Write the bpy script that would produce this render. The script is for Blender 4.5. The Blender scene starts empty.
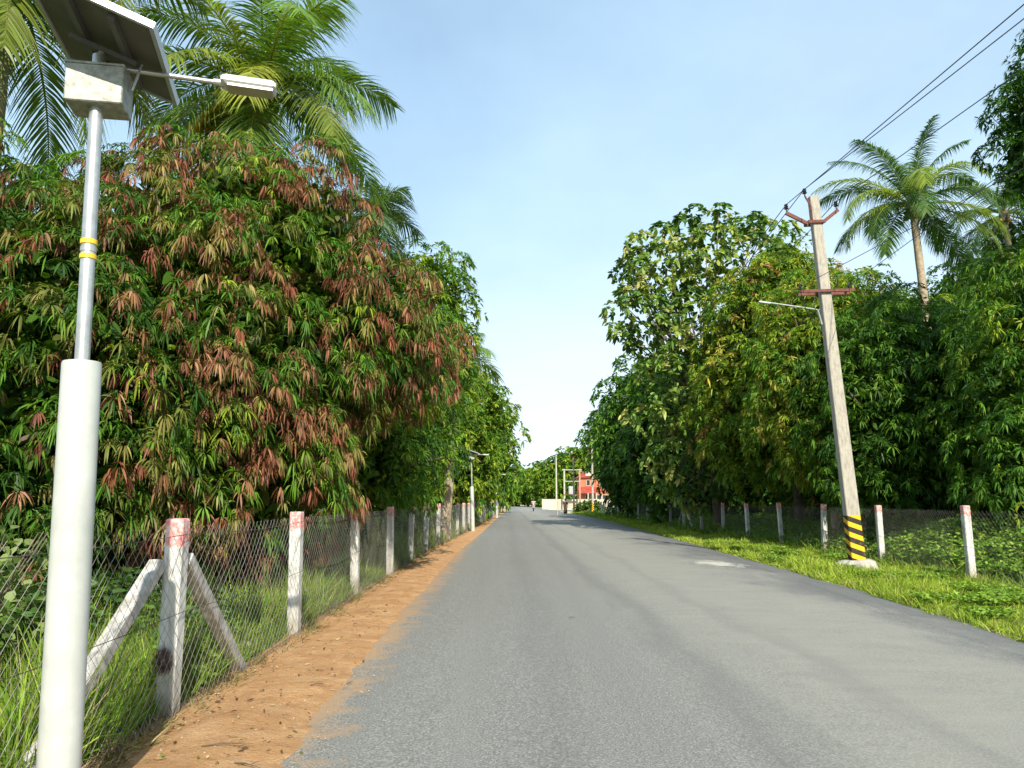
import bpy, math, random
import numpy as np
from mathutils import Vector, Matrix

random.seed(7)
rng = np.random.default_rng(7)
sc = bpy.context.scene
col = sc.collection
R = math.radians

# ------------------------------------------------------------------ camera
CAM = np.array([0.0, 0.0, 1.6])
F = 760.0
PITCH, YAW = R(8.7), R(0.45)
cam_d = bpy.data.cameras.new('camera'); cam = bpy.data.objects.new('camera', cam_d); col.objects.link(cam)
cam.location = CAM
cam.rotation_euler = (R(90) + PITCH, 0, -YAW)
cam_d.sensor_width = 36; cam_d.lens = F * 36 / 1024
cam_d.clip_end = 5000; cam_d.clip_start = 0.05
sc.camera = cam
_M = cam.rotation_euler.to_matrix()

def at(px, py, Y):
    d = _M @ Vector(((px - 512) / F, (384 - py) / F, -1))
    k = Y / d.y
    return (d.x * k, Y, 1.6 + d.z * k)

# ------------------------------------------------------------------ object helpers
def tag(o, label=None, cat=None, group=None, kind=None):
    if label: o['label'] = label
    if cat: o['category'] = cat
    if group: o['group'] = group
    if kind: o['kind'] = kind
    return o

def empty(name, loc=(0, 0, 0), label=None, cat=None, group=None):
    o = bpy.data.objects.new(name, None); col.objects.link(o); o.location = loc
    return tag(o, label, cat, group)

def copy_tree(o, parent=None):
    c = o.copy(); col.objects.link(c)
    if parent: c.parent = parent
    for ch in list(o.children): copy_tree(ch, c)
    return c

class MB:
    def __init__(s): s.v = []; s.f = []; s.mi = []; s.m = 0
    def add(s, vs, fs):
        b = len(s.v); s.v += [tuple(v) for v in vs]; s.f += [tuple(b + i for i in f) for f in fs]; s.mi += [s.m] * len(fs)
    def box(s, c, size, rot=None, taper=1.0):
        hx, hy, hz = [q / 2 for q in size]
        vs = []
        for z in (-1, 1):
            t = taper if z > 0 else 1
            for x, y in ((-1, -1), (1, -1), (1, 1), (-1, 1)):
                v = Vector((x * hx * t, y * hy * t, z * hz))
                if rot is not None: v = rot @ v
                vs.append(Vector(c) + v)
        s.add(vs, [(3, 2, 1, 0), (4, 5, 6, 7), (0, 1, 5, 4), (1, 2, 6, 5), (2, 3, 7, 6), (3, 0, 4, 7)])
    def cbox(s, c, size, bev=0.01, rot=None):       # box with chamfered vertical edges and top
        hx, hy, hz = [q / 2 for q in size]
        def ring(ix, z):
            x, y = hx - ix, hy - ix
            return [(-x + bev, -y, z), (x - bev, -y, z), (x, -y + bev, z), (x, y - bev, z), (x - bev, y, z), (-x + bev, y, z), (-x, y - bev, z), (-x, -y + bev, z)]
        rs = [ring(bev, -hz), ring(0, -hz + bev), ring(0, hz - bev), ring(bev, hz)]
        vs = []
        for r in rs:
            for p in r:
                v = Vector(p)
                if rot is not None: v = rot @ v
                vs.append(Vector(c) + v)
        fs = []
        for k in range(3):
            for i in range(8):
                j = (i + 1) % 8; fs.append((k * 8 + i, k * 8 + j, (k + 1) * 8 + j, (k + 1) * 8 + i))
        fs.append(tuple(range(7, -1, -1))); fs.append(tuple(range(24, 32)))
        s.add(vs, fs)
    def tube(s, pts, rad, n=8, cap=True):
        pts = [Vector(p) for p in pts]
        if not hasattr(rad, '__len__'): rad = [rad] * len(pts)
        vs = []; prev = None
        for i, p in enumerate(pts):
            t = (pts[min(i + 1, len(pts) - 1)] - pts[max(i - 1, 0)])
            t = t.normalized() if t.length > 1e-9 else Vector((0, 0, 1))
            if prev is None:
                a = Vector((1, 0, 0)) if abs(t.x) < .8 else Vector((0, 1, 0))
                u = t.cross(a).normalized()
            else:
                u = (prev - t * prev.dot(t)).normalized()
            prev = u; w = t.cross(u)
            for k in range(n):
                a = 2 * math.pi * k / n
                vs.append(p + (u * math.cos(a) + w * math.sin(a)) * rad[i])
        fs = []
        for i in range(len(pts) - 1):
            for k in range(n):
                j = (k + 1) % n
                fs.append((i * n + k, i * n + j, (i + 1) * n + j, (i + 1) * n + k))
        if cap:
            fs.append(tuple(range(n - 1, -1, -1))); fs.append(tuple(range((len(pts) - 1) * n, len(pts) * n)))
        s.add(vs, fs)
    def lathe(s, c, prof, n=16):
        s.tube([(c[0], c[1], c[2] + z) for r, z in prof], [max(r, 1e-4) for r, z in prof], n)
    def build(s, name, mats, parent=None, smooth=False):
        me = bpy.data.meshes.new(name)
        me.from_pydata(s.v, [], s.f)
        if not isinstance(mats, (list, tuple)): mats = [mats]
        for m in mats: me.materials.append(m)
        if len(mats) > 1: me.polygons.foreach_set('material_index', s.mi)
        if smooth:
            me.polygons.foreach_set('use_smooth', [True] * len(me.polygons))
            me.set_sharp_from_angle(angle=R(40))
        me.update()
        o = bpy.data.objects.new(name, me); col.objects.link(o)
        if parent: o.parent = parent
        return o

def np_obj(name, V, loops, sizes, mat, parent=None, C=None, smooth=False):
    me = bpy.data.meshes.new(name)
    me.vertices.add(len(V)); me.vertices.foreach_set('co', np.ascontiguousarray(V, dtype=np.float32).ravel())
    me.loops.add(len(loops)); me.loops.foreach_set('vertex_index', np.ascontiguousarray(loops, dtype=np.int32))
    me.polygons.add(len(sizes))
    st = np.concatenate([[0], np.cumsum(sizes)[:-1]]).astype(np.int32)
    me.polygons.foreach_set('loop_start', st)
    if smooth: me.polygons.foreach_set('use_smooth', np.ones(len(sizes), dtype=bool))
    if C is not None:
        a = me.color_attributes.new('Col', 'FLOAT_COLOR', 'POINT')
        cc = np.ones((len(V), 4), dtype=np.float32); cc[:, :3] = C
        a.data.foreach_set('color', cc.ravel())
    me.materials.append(mat)
    me.update(calc_edges=True)
    o = bpy.data.objects.new(name, me); col.objects.link(o)
    if parent: o.parent = parent
    return o

def nrm(a): return a / np.maximum(np.linalg.norm(a, axis=-1, keepdims=True), 1e-9)

class Leaves:
    """collects strips (leaves, blades, leaflets) in numpy arrays"""
    def __init__(s): s.V = []; s.C = []; s.L = []; s.n = 0
    def add(s, P, D, L, W, droop, C, prof, side=None, roll=0.5):
        n = len(P)
        if n == 0: return
        K = len(prof)
        D = nrm(D)
        if side is None:
            up = np.tile([0, 0, 1.0], (n, 1)) + rng.normal(0, roll, (n, 3))
            side = nrm(np.cross(D, up))
        t = np.linspace(0, 1, K)[None, :, None]
        L = np.broadcast_to(np.asarray(L, float), (n,))[:, None, None]
        W = np.broadcast_to(np.asarray(W, float), (n,))[:, None, None]
        dr = np.broadcast_to(np.asarray(droop, float), (n,))[:, None, None]
        G = np.array([0, 0, -1.0])[None, None, :]
        cen = P[:, None, :] + L * (D[:, None, :] * t + G * dr * t * t)
        w = side[:, None, :] * W * 0.5 * np.asarray(prof)[None, :, None]
        v = np.stack([cen - w, cen + w], axis=2).reshape(n * K * 2, 3)
        base = (np.arange(n) * K * 2)[:, None, None] + s.n
        q = np.array([[2 * k, 2 * k + 1, 2 * k + 3, 2 * k + 2] for k in range(K - 1)])[None]
        s.L.append((base + q).reshape(-1))
        s.V.append(v); s.C.append(np.repeat(C, K * 2, axis=0)); s.n += n * K * 2
    def build(s, name, mat, parent=None):
        V = np.concatenate(s.V); L = np.concatenate(s.L); C = np.concatenate(s.C)
        return np_obj(name, V, L, np.full(len(L) // 4, 4), mat, parent, np.clip(C, 0.002, 1))

LEAF = [0.12, 0.95, 0.8, 0.05]
LEAFR = [0.15, 1.0, 0.9, 0.2]
LEAF2 = [0.25, 1.0, 0.08]

def palette(n, pal):
    cs = np.array([p[0] for p in pal], float); w = np.array([p[1] for p in pal], float); w /= w.sum()
    idx = rng.choice(len(pal), n, p=w)
    return cs[idx], idx

# ------------------------------------------------------------------ materials
def new_mat(name):
    m = bpy.data.materials.new(name); m.use_nodes = True
    nt = m.node_tree; b = nt.nodes['Principled BSDF']
    return m, nt, b
def N(nt, t, **kw):
    n = nt.nodes.new(t)
    for k, v in kw.items():
        if k in ('inp',):
            for a, b in v.items(): n.inputs[a].default_value = b
        else: setattr(n, k, v)
    return n
def noise(nt, vec, scale, detail=4, rough=.55):
    n = N(nt, 'ShaderNodeTexNoise', inp={'Scale': scale, 'Detail': detail, 'Roughness': rough})
    if vec is not None: nt.links.new(vec, n.inputs['Vector'])
    return n.outputs['Fac']
def ramp(nt, fac, stops):
    r = N(nt, 'ShaderNodeValToRGB'); nt.links.new(fac, r.inputs['Fac'])
    e = r.color_ramp.elements
    while len(e) < len(stops): e.new(0.5)
    for i, (p, c) in enumerate(stops):
        e[i].position = p; e[i].color = (c[0], c[1], c[2], 1) if hasattr(c, '__len__') else (c, c, c, 1)
    return r.outputs['Color']
def mix(nt, fac, a, b, mode='MIX'):
    m = N(nt, 'ShaderNodeMix', data_type='RGBA', blend_type=mode)
    for s, v in ((m.inputs[0], fac), (m.inputs[6], a), (m.inputs[7], b)):
        if hasattr(v, 'is_output'): nt.links.new(v, s)
        elif hasattr(v, '__len__'): s.default_value = (v[0], v[1], v[2], 1)
        else: s.default_value = v
    return m.outputs[2]
def maprange(nt, v, a, b, c=0, d=1):
    m = N(nt, 'ShaderNodeMapRange', inp={'From Min': a, 'From Max': b, 'To Min': c, 'To Max': d}); nt.links.new(v, m.inputs['Value'])
    return m.outputs['Result']
def math_(nt, op, a, b=None):
    m = N(nt, 'ShaderNodeMath', operation=op)
    for i, v in enumerate((a, b)):
        if v is None: continue
        if hasattr(v, 'is_output'): nt.links.new(v, m.inputs[i])
        else: m.inputs[i].default_value = v
    return m.outputs[0]
def pos(nt): return N(nt, 'ShaderNodeNewGeometry').outputs['Position']
def objc(nt): return N(nt, 'ShaderNodeTexCoord').outputs['Object']
def scalev(nt, v, s):
    m = N(nt, 'ShaderNodeMapping'); m.inputs['Scale'].default_value = s; nt.links.new(v, m.inputs['Vector']); return m.outputs[0]
def sep(nt, v):
    m = N(nt, 'ShaderNodeSeparateXYZ'); nt.links.new(v, m.inputs[0]); return m.outputs
def bump(nt, b, h, strength=.3, dist=.01):
    m = N(nt, 'ShaderNodeBump', inp={'Strength': strength, 'Distance': dist}); nt.links.new(h, m.inputs['Height']); nt.links.new(m.outputs[0], b.inputs['Normal'])

def simple(name, c, rough=.6, metal=0, var=.25, scale=6, bmp=0, c2=None):
    m, nt, b = new_mat(name)
    p = objc(nt)
    n = noise(nt, p, scale, 5, .6)
    lo = tuple(x * (1 - var) for x in c); hi = tuple(min(1, x * (1 + var * .6)) for x in c) if c2 is None else c2
    cc = ramp(nt, n, [(.3, lo), (.7, hi)])
    nt.links.new(cc, b.inputs['Base Color'])
    b.inputs['Roughness'].default_value = rough; b.inputs['Metallic'].default_value = metal
    if bmp: bump(nt, b, noise(nt, p, scale * 8, 4), bmp, .004)
    return m

def leaf_mat(name, rough=.5, trans=.32, tint=(1.3, 1.35, .5), spec=.22):
    m, nt, b = new_mat(name)
    a = N(nt, 'ShaderNodeAttribute', attribute_name='Col')
    nt.links.new(a.outputs['Color'], b.inputs['Base Color'])
    b.inputs['Roughness'].default_value = rough; b.inputs['Specular IOR Level'].default_value = spec
    t = N(nt, 'ShaderNodeBsdfTranslucent')
    c = mix(nt, 1.0, a.outputs['Color'], tint, 'MULTIPLY'); nt.links.new(c, t.inputs['Color'])
    ms = N(nt, 'ShaderNodeMixShader'); ms.inputs[0].default_value = trans
    nt.links.new(b.outputs[0], ms.inputs[1]); nt.links.new(t.outputs[0], ms.inputs[2])
    nt.links.new(ms.outputs[0], nt.nodes['Material Output'].inputs['Surface'])
    return m

M = {}
M['leaf'] = leaf_mat('leaf')
M['palm'] = leaf_mat('palm_leaf', .4, .35)
M['grass'] = leaf_mat('grass_blade', .55, .3)
M['bark'] = simple('bark', (.16, .12, .085), .9, 0, .5, 5, .6)
M['palm_bark'] = simple('palm_bark', (.36, .29, .2), .9, 0, .45, 9, .5)
M['white_pipe'] = simple('white_pipe', (.44, .455, .415), .42, 0, .16, 5)
M['steel'] = simple('galvanised_steel', (.52, .52, .49), .38, .75, .2, 14, .1)
M['zinc'] = simple('spangled_zinc', (.27, .275, .235), .55, .3, .3, 26, .1, (.42, .42, .36))
M['frame'] = simple('aluminium_frame', (.5, .51, .53), .35, .5, .1, 8)
M['backsheet'] = simple('panel_backsheet', (.10, .095, .08), .6, 0, .3, 4)
M['rail'] = simple('dark_rail', (.12, .115, .10), .6, .2, .2, 5)
M['cells'] = simple('panel_cells', (.01, .015, .05), .15, 0, .3, 4)
M['black'] = simple('black_plastic', (.02, .02, .02), .5, 0, .2, 4)
M['yellow'] = simple('yellow_tape', (.75, .47, .02), .5, 0, .15, 9)
M['lamp_white'] = simple('lamp_housing', (.52, .52, .49), .4, 0, .12, 9)
M['lens'] = simple('lamp_lens', (.33, .3, .2), .3, 0, .15, 9)
M['rust'] = simple('rusty_red_iron', (.14, .045, .03), .75, .1, .45, 12, .2)
M['porcelain'] = simple('brown_porcelain', (.05, .04, .04), .25, 0, .3, 9)
M['wire'] = simple('aluminium_wire', (.05, .055, .065), .5, .3, .2, 1)
M['link'] = simple('chain_link_wire', (.29, .275, .24), .6, .2, .5, 3)
M['strand'] = simple('rusted_strand_wire', (.10, .08, .065), .75, .2, .5, 3)
M['cream'] = simple('cream_paint', (.46, .42, .33), .8, 0, .35, .5)
M['redwall'] = simple('orange_wall_paint', (.45, .14, .07), .8, 0, .25, .6)
M['redroof'] = simple('red_tile_roof', (.34, .05, .035), .7, 0, .3, 1.2)
M['window'] = simple('dark_window', (.03, .035, .04), .2, 0, .3, 2)
M['greybox'] = simple('grey_metal', (.4, .42, .42), .5, .2, .15, 3)
M['brownpost'] = simple('brown_post', (.36, .2, .12), .8, 0, .2, 3)
M['skin'] = simple('skin', (.25, .13, .08), .6, 0, .1, 3)
M['hair'] = simple('black_hair', (.012, .01, .01), .6, 0, .2, 12)
M['cloth_brown'] = simple('brown_cloth', (.07, .04, .022), .9, 0, .3, 6)
M['cloth_pink'] = simple('pale_pink_cloth', (.55, .38, .33), .9, 0, .15, 6)
M['cloth_dark'] = simple('dark_cloth', (.05, .05, .06), .9, 0, .3, 6)
M['rubber'] = simple('tyre_rubber', (.02, .02, .02), .8, 0, .2, 6)
M['scooter'] = simple('scooter_paint', (.09, .08, .09), .3, 0, .1, 6)
M['wood'] = simple('weathered_wood', (.42, .36, .2), .85, 0, .25, 8)
M['stone'] = simple('pale_stone', (.42, .34, .24), .85, 0, .25, 9, .4)
M['twig'] = simple('dry_twig', (.12, .08, .05), .9, 0, .4, 9)
M['leaflitter'] = simple('dry_leaf', (.30, .17, .08), .9, 0, .5, 3)
M['plinth'] = simple('concrete_plinth', (.38, .36, .31), .9, 0, .2, 5, .5)

def concrete_post(name, pink=True, hazard=False):
    m, nt, b = new_mat(name)
    o = objc(nt); p = pos(nt)
    streak = noise(nt, scalev(nt, p, (14, 14, 2.2)), 1.6, 6, .65)
    blot = noise(nt, p, 9, 5, .6)
    c = ramp(nt, streak, [(.28, (.27, .26, .22)), (.48, (.56, .55, .50)), (.75, (.75, .74, .70))])
    c = mix(nt, maprange(nt, blot, .52, .72, 0, .55), c, (.20, .19, .16))
    z = sep(nt, o)[2]
    if pink:
        zz = math_(nt, 'ADD', z, maprange(nt, noise(nt, scalev(nt, p, (1, 1, .4)), 8, 3), 0, 1, -.09, .09))
        top = maprange(nt, zz, 1.28, 1.305)
        pk = ramp(nt, noise(nt, p, 22, 4, .7), [(.36, (.62, .58, .55)), (.5, (.66, .27, .24)), (.75, (.58, .13, .13))])
        c = mix(nt, top, c, pk)
        zb = maprange(nt, math_(nt, 'ADD', z, maprange(nt, noise(nt, p, 6, 3), 0, 1, -.25, .25)), .42, .05, 0, .7)
        c = mix(nt, zb, c, (.22, .18, .1))
    if hazard:
        x, y, zc = sep(nt, o)
        s = math_(nt, 'ADD', zc, math_(nt, 'MULTIPLY', math_(nt, 'SUBTRACT', x, y), .42))
        fr = math_(nt, 'FRACT', math_(nt, 'MULTIPLY', s, 4.05))
        st = maprange(nt, fr, .46, .49)
        yb = mix(nt, st, (.72, .40, .01), (.022, .02, .015))
        yb = mix(nt, maprange(nt, blot, .55, .8, 0, .4), yb, (.3, .22, .1))
        c = mix(nt, maprange(nt, zc, 1.245, 1.25, 1, 0), c, yb)
    nt.links.new(c, b.inputs['Base Color']); b.inputs['Roughness'].default_value = .9
    bump(nt, b, noise(nt, p, 60, 5, .7), .5, .006)
    return m
M['post'] = concrete_post('whitewashed_concrete')
M['brace'] = simple('mossy_concrete', (.30, .28, .24), .9, 0, .35, 11, .5, (.55, .52, .47))
def pole_mat():
    m = concrete_post('pole_concrete', False, True)
    return m
M['pole'] = pole_mat()
nt = M['pole'].node_tree
for n_ in nt.nodes:
    if n_.type == 'VALTORGB' and len(n_.color_ramp.elements) == 3:
        for e, c in zip(n_.color_ramp.elements, ((.20, .18, .145), (.34, .31, .255), (.43, .395, .335))): e.color = (*c, 1)

# ------------------------------------------------------------------ road geometry
def interp(y, tab): return np.interp(y, [t[0] for t in tab], [t[1] for t in tab])
LEFT = [(-40, -1.25), (4.9, -1.30), (10, -1.43), (25, -1.4), (40, -1.1), (63, -.85), (85, -.4), (125, .1), (175, .3), (200, -3), (260, -30)]
RIGHT = [(-40, 5.0), (4, 5.7), (9.1, 6.0), (13.8, 6.43), (28, 7.03), (45, 7.6), (70, 8.4), (85, 8.2), (120, 7.6), (150, 7.4), (170, 7.6), (205, 5), (270, -24)]
FENCE = [(-40, -2.48), (25, -2.5), (38, -2.15), (68, -1.4), (93, -.95), (120, -.8), (175, -.7)]
def fx(y): return float(interp(y, FENCE))

def strip(name, mat, ys, cols, zf, kind='structure', smooth=True):
    """grid sheet: cols(y) gives the list of x across"""
    V = []; nx = None
    for y in ys:
        xs = cols(y); nx = len(xs)
        for x in xs: V.append((x, y, zf(x, y)))
    L = []
    for j in range(len(ys) - 1):
        for i in range(nx - 1):
            a = j * nx + i; L += [a, a + 1, a + nx + 1, a + nx]
    o = np_obj(name, np.array(V), np.array(L), np.full(len(L) // 4, 4), mat, smooth=smooth)
    o['kind'] = kind
    return o

# ground
m, nt, b = new_mat('ground_soil')
p = pos(nt)
n1 = noise(nt, p, .35, 6, .6); n2 = noise(nt, p, 6, 5, .6)
c = ramp(nt, n1, [(.3, (.07, .10, .02)), (.6, (.11, .15, .035)), (.8, (.2, .17, .08))])
c = mix(nt, maprange(nt, n2, .4, .7, 0, .5), c, (.06, .05, .03))
far = maprange(nt, sep(nt, p)[1], 95, 135)
c = mix(nt, far, c, ramp(nt, noise(nt, p, .12, 5), [(.35, (.25, .28, .08)), (.6, (.50, .45, .27))]))
nt.links.new(c, b.inputs['Base Color']); b.inputs['Roughness'].default_value = 1
bump(nt, b, n2, .5, .05)
g = MB(); g.add([(-1500, -400, -.02), (1500, -400, -.02), (1500, 2600, -.02), (-1500, 2600, -.02)], [(0, 1, 2, 3)])
g.build('ground', m)['kind'] = 'structure'

# asphalt
m, nt, b = new_mat('asphalt')
p = pos(nt)
x_, y_, z_ = sep(nt, p)
grain = noise(nt, p, 62, 4, .85)
grain2 = noise(nt, p, 17, 5, .8)
streak = noise(nt, scalev(nt, p, (1.6, .06, 1)), 1.5, 5, .6)
patch = noise(nt, scalev(nt, p, (.5, .3, 1)), 1.1, 6, .65)
cross = noise(nt, scalev(nt, p, (.55, 1.6, 1)), 1.9, 8, .75)
c = ramp(nt, grain, [(.38, (.06, .06, .055)), (.5, (.175, .172, .155)), (.62, (.40, .39, .34))])
c = mix(nt, maprange(nt, grain2, .4, .66, 0, .45), c, (.10, .10, .09))
c = mix(nt, maprange(nt, streak, .3, .7, 0, .25), c, (.25, .245, .22))
# pale dust on the right half of the lane, clean dark asphalt at its right edge
dust = math_(nt, 'MULTIPLY', maprange(nt, x_, 1.2, 2.8), maprange(nt, math_(nt, 'ADD', x_, maprange(nt, patch, .3, .7, -1.1, 1.1)), 5.6, 4.2))
dust = math_(nt, 'MULTIPLY', dust, maprange(nt, cross, .3, .72, .25, .75))
c = mix(nt, dust, c, (.30, .285, .235))
spill = N(nt, 'ShaderNodeVectorMath', operation='DISTANCE'); nt.links.new(scalev(nt, p, (.8, .45, 0)), spill.inputs[0]); spill.inputs[1].default_value = (5.25 * .8, 19.3 * .45, 0)
spf = maprange(nt, math_(nt, 'ADD', spill.outputs['Value'], maprange(nt, noise(nt, p, 3.5, 6, .75), .3, .7, -.35, .35)), .42, .25, 0, .75)
edge = math_(nt, 'ADD', x_, maprange(nt, patch, .3, .7, -.9, .9))
edge = math_(nt, 'SUBTRACT', edge, math_(nt, 'MULTIPLY', y_, .035))
c = mix(nt, maprange(nt, edge, 4.3, 5.3, 0, .5), c, (.08, .082, .085))
tw = math_(nt, 'ADD', x_, maprange(nt, noise(nt, scalev(nt, p, (1, .25, 1)), 1.3, 5, .6), .3, .7, -.22, .22))
for cx_, wd_, am in ((1.75, .28, .35), (2.9, .22, .22), (.35, .35, .22)):
    track = math_(nt, 'ABSOLUTE', math_(nt, 'SUBTRACT', tw, cx_))
    c = mix(nt, maprange(nt, track, wd_, .02, 0, am), c, (.105, .105, .10))
c = mix(nt, spf, c, (.55, .51, .42))
# sand blown on from the left verge
sand = math_(nt, 'ADD', x_, maprange(nt, noise(nt, p, 2.6, 5, .7), .3, .7, -.28, .28))
c = mix(nt, maprange(nt, sand, -1.42, -1.12, .6, 0), c, (.42, .24, .10))
nt.links.new(c, b.inputs['Base Color']); b.inputs['Roughness'].default_value = .85
bump(nt, b, grain, .55, .006)
M['asphalt'] = m
ys = np.concatenate([np.arange(-30, 60, 1.0), np.arange(60, 262, 4.0)])
def wob(y, a, s): return a * math.sin(y * 1.7 + s) * .5 + a * math.sin(y * 4.3 + s * 2) * .3 + a * math.sin(y * .61 + s) * .5
ys = np.concatenate([np.arange(-30, 45, .25), np.arange(45, 262, 2.0)])
def rcols(y):
    l = interp(y, LEFT) - .25; r = interp(y, RIGHT) + wob(y, .12, 2)
    return [l] + list(np.linspace(l + .25, r - .3, 8)) + [r]
def rz(x, y):
    l = interp(y, LEFT) - .25; r = interp(y, RIGHT)
    t = (x - l) / (r - l)
    if t < .005 or t > .975: return -.015
    return .02 + .05 * (1 - (2 * t - 1) ** 2)
strip('road', m, ys, rcols, rz)

# sandy verge
m, nt, b = new_mat('orange_sand')
p = pos(nt)
n1 = noise(nt, p, 3.2, 6, .65); n2 = noise(nt, p, 45, 5, .75); n3 = noise(nt, p, 9, 5, .7)
c = ramp(nt, n1, [(.28, (.38, .19, .07)), (.5, (.53, .29, .12)), (.72, (.64, .40, .20))])
c = mix(nt, maprange(nt, n2, .35, .65, 0, .4), c, (.36, .18, .07))
c = mix(nt, maprange(nt, n3, .62, .74, 0, .5), c, (.2, .12, .06))
nt.links.new(c, b.inputs['Base Color']); b.inputs['Roughness'].default_value = 1
bump(nt, b, math_(nt, 'ADD', n2, math_(nt, 'MULTIPLY', n3, 1.5)), .9, .035)
M['sand'] = m
from mathutils import noise as mn
def sedge(y): return interp(y, LEFT) - .02 + .16 * mn.noise((y * .9, 3, 0)) + .1 * mn.noise((y * 3.1, 7, 0)) + .05 * mn.noise((y * 9.0, 1, 0))
def scol(y):
    l = fx(y) - .12; r = sedge(y)
    return list(np.linspace(l, r, 22))
def sz(x, y):
    l = fx(y) - .12; r = sedge(y)
    t = min(max((x - l) / (r - l), 0), 1)
    h = .035 * math.sin(math.pi * min(t * 1.05, 1)) ** .6 + .02
    h += .022 * mn.noise((x * 3, y * 2, 0)) + .012 * mn.noise((x * 9, y * 8, 2)) + .006 * mn.noise((x * 22, y * 20, 5))
    h -= .035 * math.exp(-((x - l - .32) / .1) ** 2)          # shallow rut along the fence
    e = max(0, (t - .82) / .18)
    return h * (1 - e) + (.024 + .004 * mn.noise((x * 9, y * 8, 2))) * e if t < .999 else .004
ys2 = np.concatenate([np.arange(1.5, 20, .06), np.arange(20, 60, .3), np.arange(60, 176, 2)])
strip('dirt_verge', m, ys2, scol, sz)

# forecourt strip of pale ground beside the far bend
o = MB(); o.add([(7.9, 96, .0), (30, 96, .0), (30, 134, .0), (7.9, 134, .0)], [(0, 1, 2, 3)])
m = simple('pale_sandy_ground', (.55, .5, .36), 1, 0, .2, .5); o = o.build('path', m); o['kind'] = 'structure'

# ------------------------------------------------------------------ foliage generator
def crown(name, parent, blobs, lump=.7, ros=14, nl=13, ll=.22, lw=.045, pal=None, lumppal=None, droop=.35,
          spread=(.9, 1.5), fill=1.0, cover=1.0, prof=LEAF, mat=None, up=.6, jit=.25, flush=None, gaps=0.0, zmin=.5, cen=None, back=.35):
    B = np.array(blobs, float)
    C0, R0 = B[:, :3], B[:, 3:6]
    pts = []; nr = []
    for i in range(len(B)):
        area = 4 * math.pi * (np.prod(R0[i]) ** (2 / 3))
        n = int(area / (lump * lump) * 10)
        u = nrm(rng.normal(size=(n, 3)))
        p = C0[i] + R0[i] * u
        nn = nrm(u / R0[i])
        keep = p[:, 2] > zmin
        for j in range(len(B)):
            if j != i: keep &= (((p - C0[j]) / R0[j]) ** 2).sum(1) > .85
        pts.append(p[keep]); nr.append(nn[keep])
    p = np.concatenate(pts); nn = np.concatenate(nr)
    perm = rng.permutation(len(p)); p = p[perm]; nn = nn[perm]
    # thin to blue noise; sides that face away from the road are kept sparser
    sel = []
    P = np.zeros((0, 3))
    dmin = lump * 1.05
    for i in range(len(p)):
        d = dmin * (1 + back * (nn[i, 1] > .35))
        if len(P) and (((P - p[i]) ** 2).sum(1) < d * d).any(): continue
        if rng.random() < gaps: 
            P = np.vstack([P, p[i]]); continue
        sel.append(i); P = np.vstack([P, p[i]])
    q, qn = p[sel], nn[sel]
    n = len(q)
    lr = lump * rng.uniform(.65, 1.25, n)
    q = q + qn * rng.uniform(-.75, .5, n)[:, None] * lump
    LV = Leaves()
    lc, li = palette(n, lumppal or pal)
    k = int(ros * cover)
    ax = nrm(qn + np.array([0, 0, up]))
    u = nrm(rng.normal(size=(n, k, 3)) + ax[:, None, :] * .9)
    rp = q[:, None, :] + u * lr[:, None, None] * np.array([1, 1, .8]) * rng.uniform(.7, 1.08, (n, k, 1))
    rn = nrm(u + np.array([0, 0, .35]))
    rp = rp.reshape(-1, 3); rn = rn.reshape(-1, 3)
    m_ = len(rp)
    rc = np.repeat(lc, k, axis=0)
    if pal is not None:
        pc, _ = palette(m_, pal); sw = rng.random(m_) < .5; rc = np.where(sw[:, None], pc, rc)
    dro = np.full(m_, droop) * rng.uniform(.6, 1.4, m_)
    isf = np.zeros(m_, bool)
    if flush is not None:
        fc, prob = flush
        isf = rng.random(m_) < prob(rp, np.repeat(rng.random(n), k), u.reshape(-1, 3))
        cc, _ = palette(m_, fc)
        rc = np.where(isf[:, None], cc, rc)
        dro = np.where(isf, rng.uniform(.7, 1.2, m_), dro)
    a1 = nrm(np.cross(rn, np.array([.3, .2, .9]) + rng.normal(0, .1, (m_, 3)))); a2 = np.cross(rn, a1)
    th = rng.uniform(0, 2 * math.pi, (m_, nl)); el = rng.uniform(spread[0], spread[1], (m_, nl))
    D = rn[:, None] * np.cos(el)[..., None] + (a1[:, None] * np.cos(th)[..., None] + a2[:, None] * np.sin(th)[..., None]) * np.sin(el)[..., None]
    D = D + np.array([0, 0, -1]) * (isf * .7)[:, None, None]
    P2 = np.repeat(rp[:, None], nl, 1) + D * .03
    nn_ = m_ * nl
    Cl = np.repeat(rc[:, None], nl, 1).reshape(-1, 3) * rng.uniform(1 - jit, 1 + jit, (nn_, 1)) * (1 + rng.normal(0, .06, (nn_, 3)))
    LV.add(P2.reshape(-1, 3), D.reshape(-1, 3), ll * rng.uniform(.65, 1.15, nn_) * np.where(np.repeat(isf, nl), .82, 1.0), lw * rng.uniform(.8, 1.2, nn_), np.repeat(dro, nl), Cl, prof)
    # fill leaves deep inside the crown, inner shade painted in as darker leaf colour
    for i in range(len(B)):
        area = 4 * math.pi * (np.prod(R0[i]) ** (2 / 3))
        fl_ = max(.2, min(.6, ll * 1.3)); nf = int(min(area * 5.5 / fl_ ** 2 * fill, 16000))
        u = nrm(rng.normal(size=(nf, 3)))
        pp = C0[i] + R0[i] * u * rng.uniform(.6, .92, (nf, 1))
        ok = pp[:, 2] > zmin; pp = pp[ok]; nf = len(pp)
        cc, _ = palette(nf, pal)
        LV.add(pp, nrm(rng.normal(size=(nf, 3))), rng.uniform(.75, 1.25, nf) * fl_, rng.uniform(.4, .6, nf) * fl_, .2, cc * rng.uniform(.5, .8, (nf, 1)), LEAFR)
    return LV.build(name, mat or M['leaf'], parent), q

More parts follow.
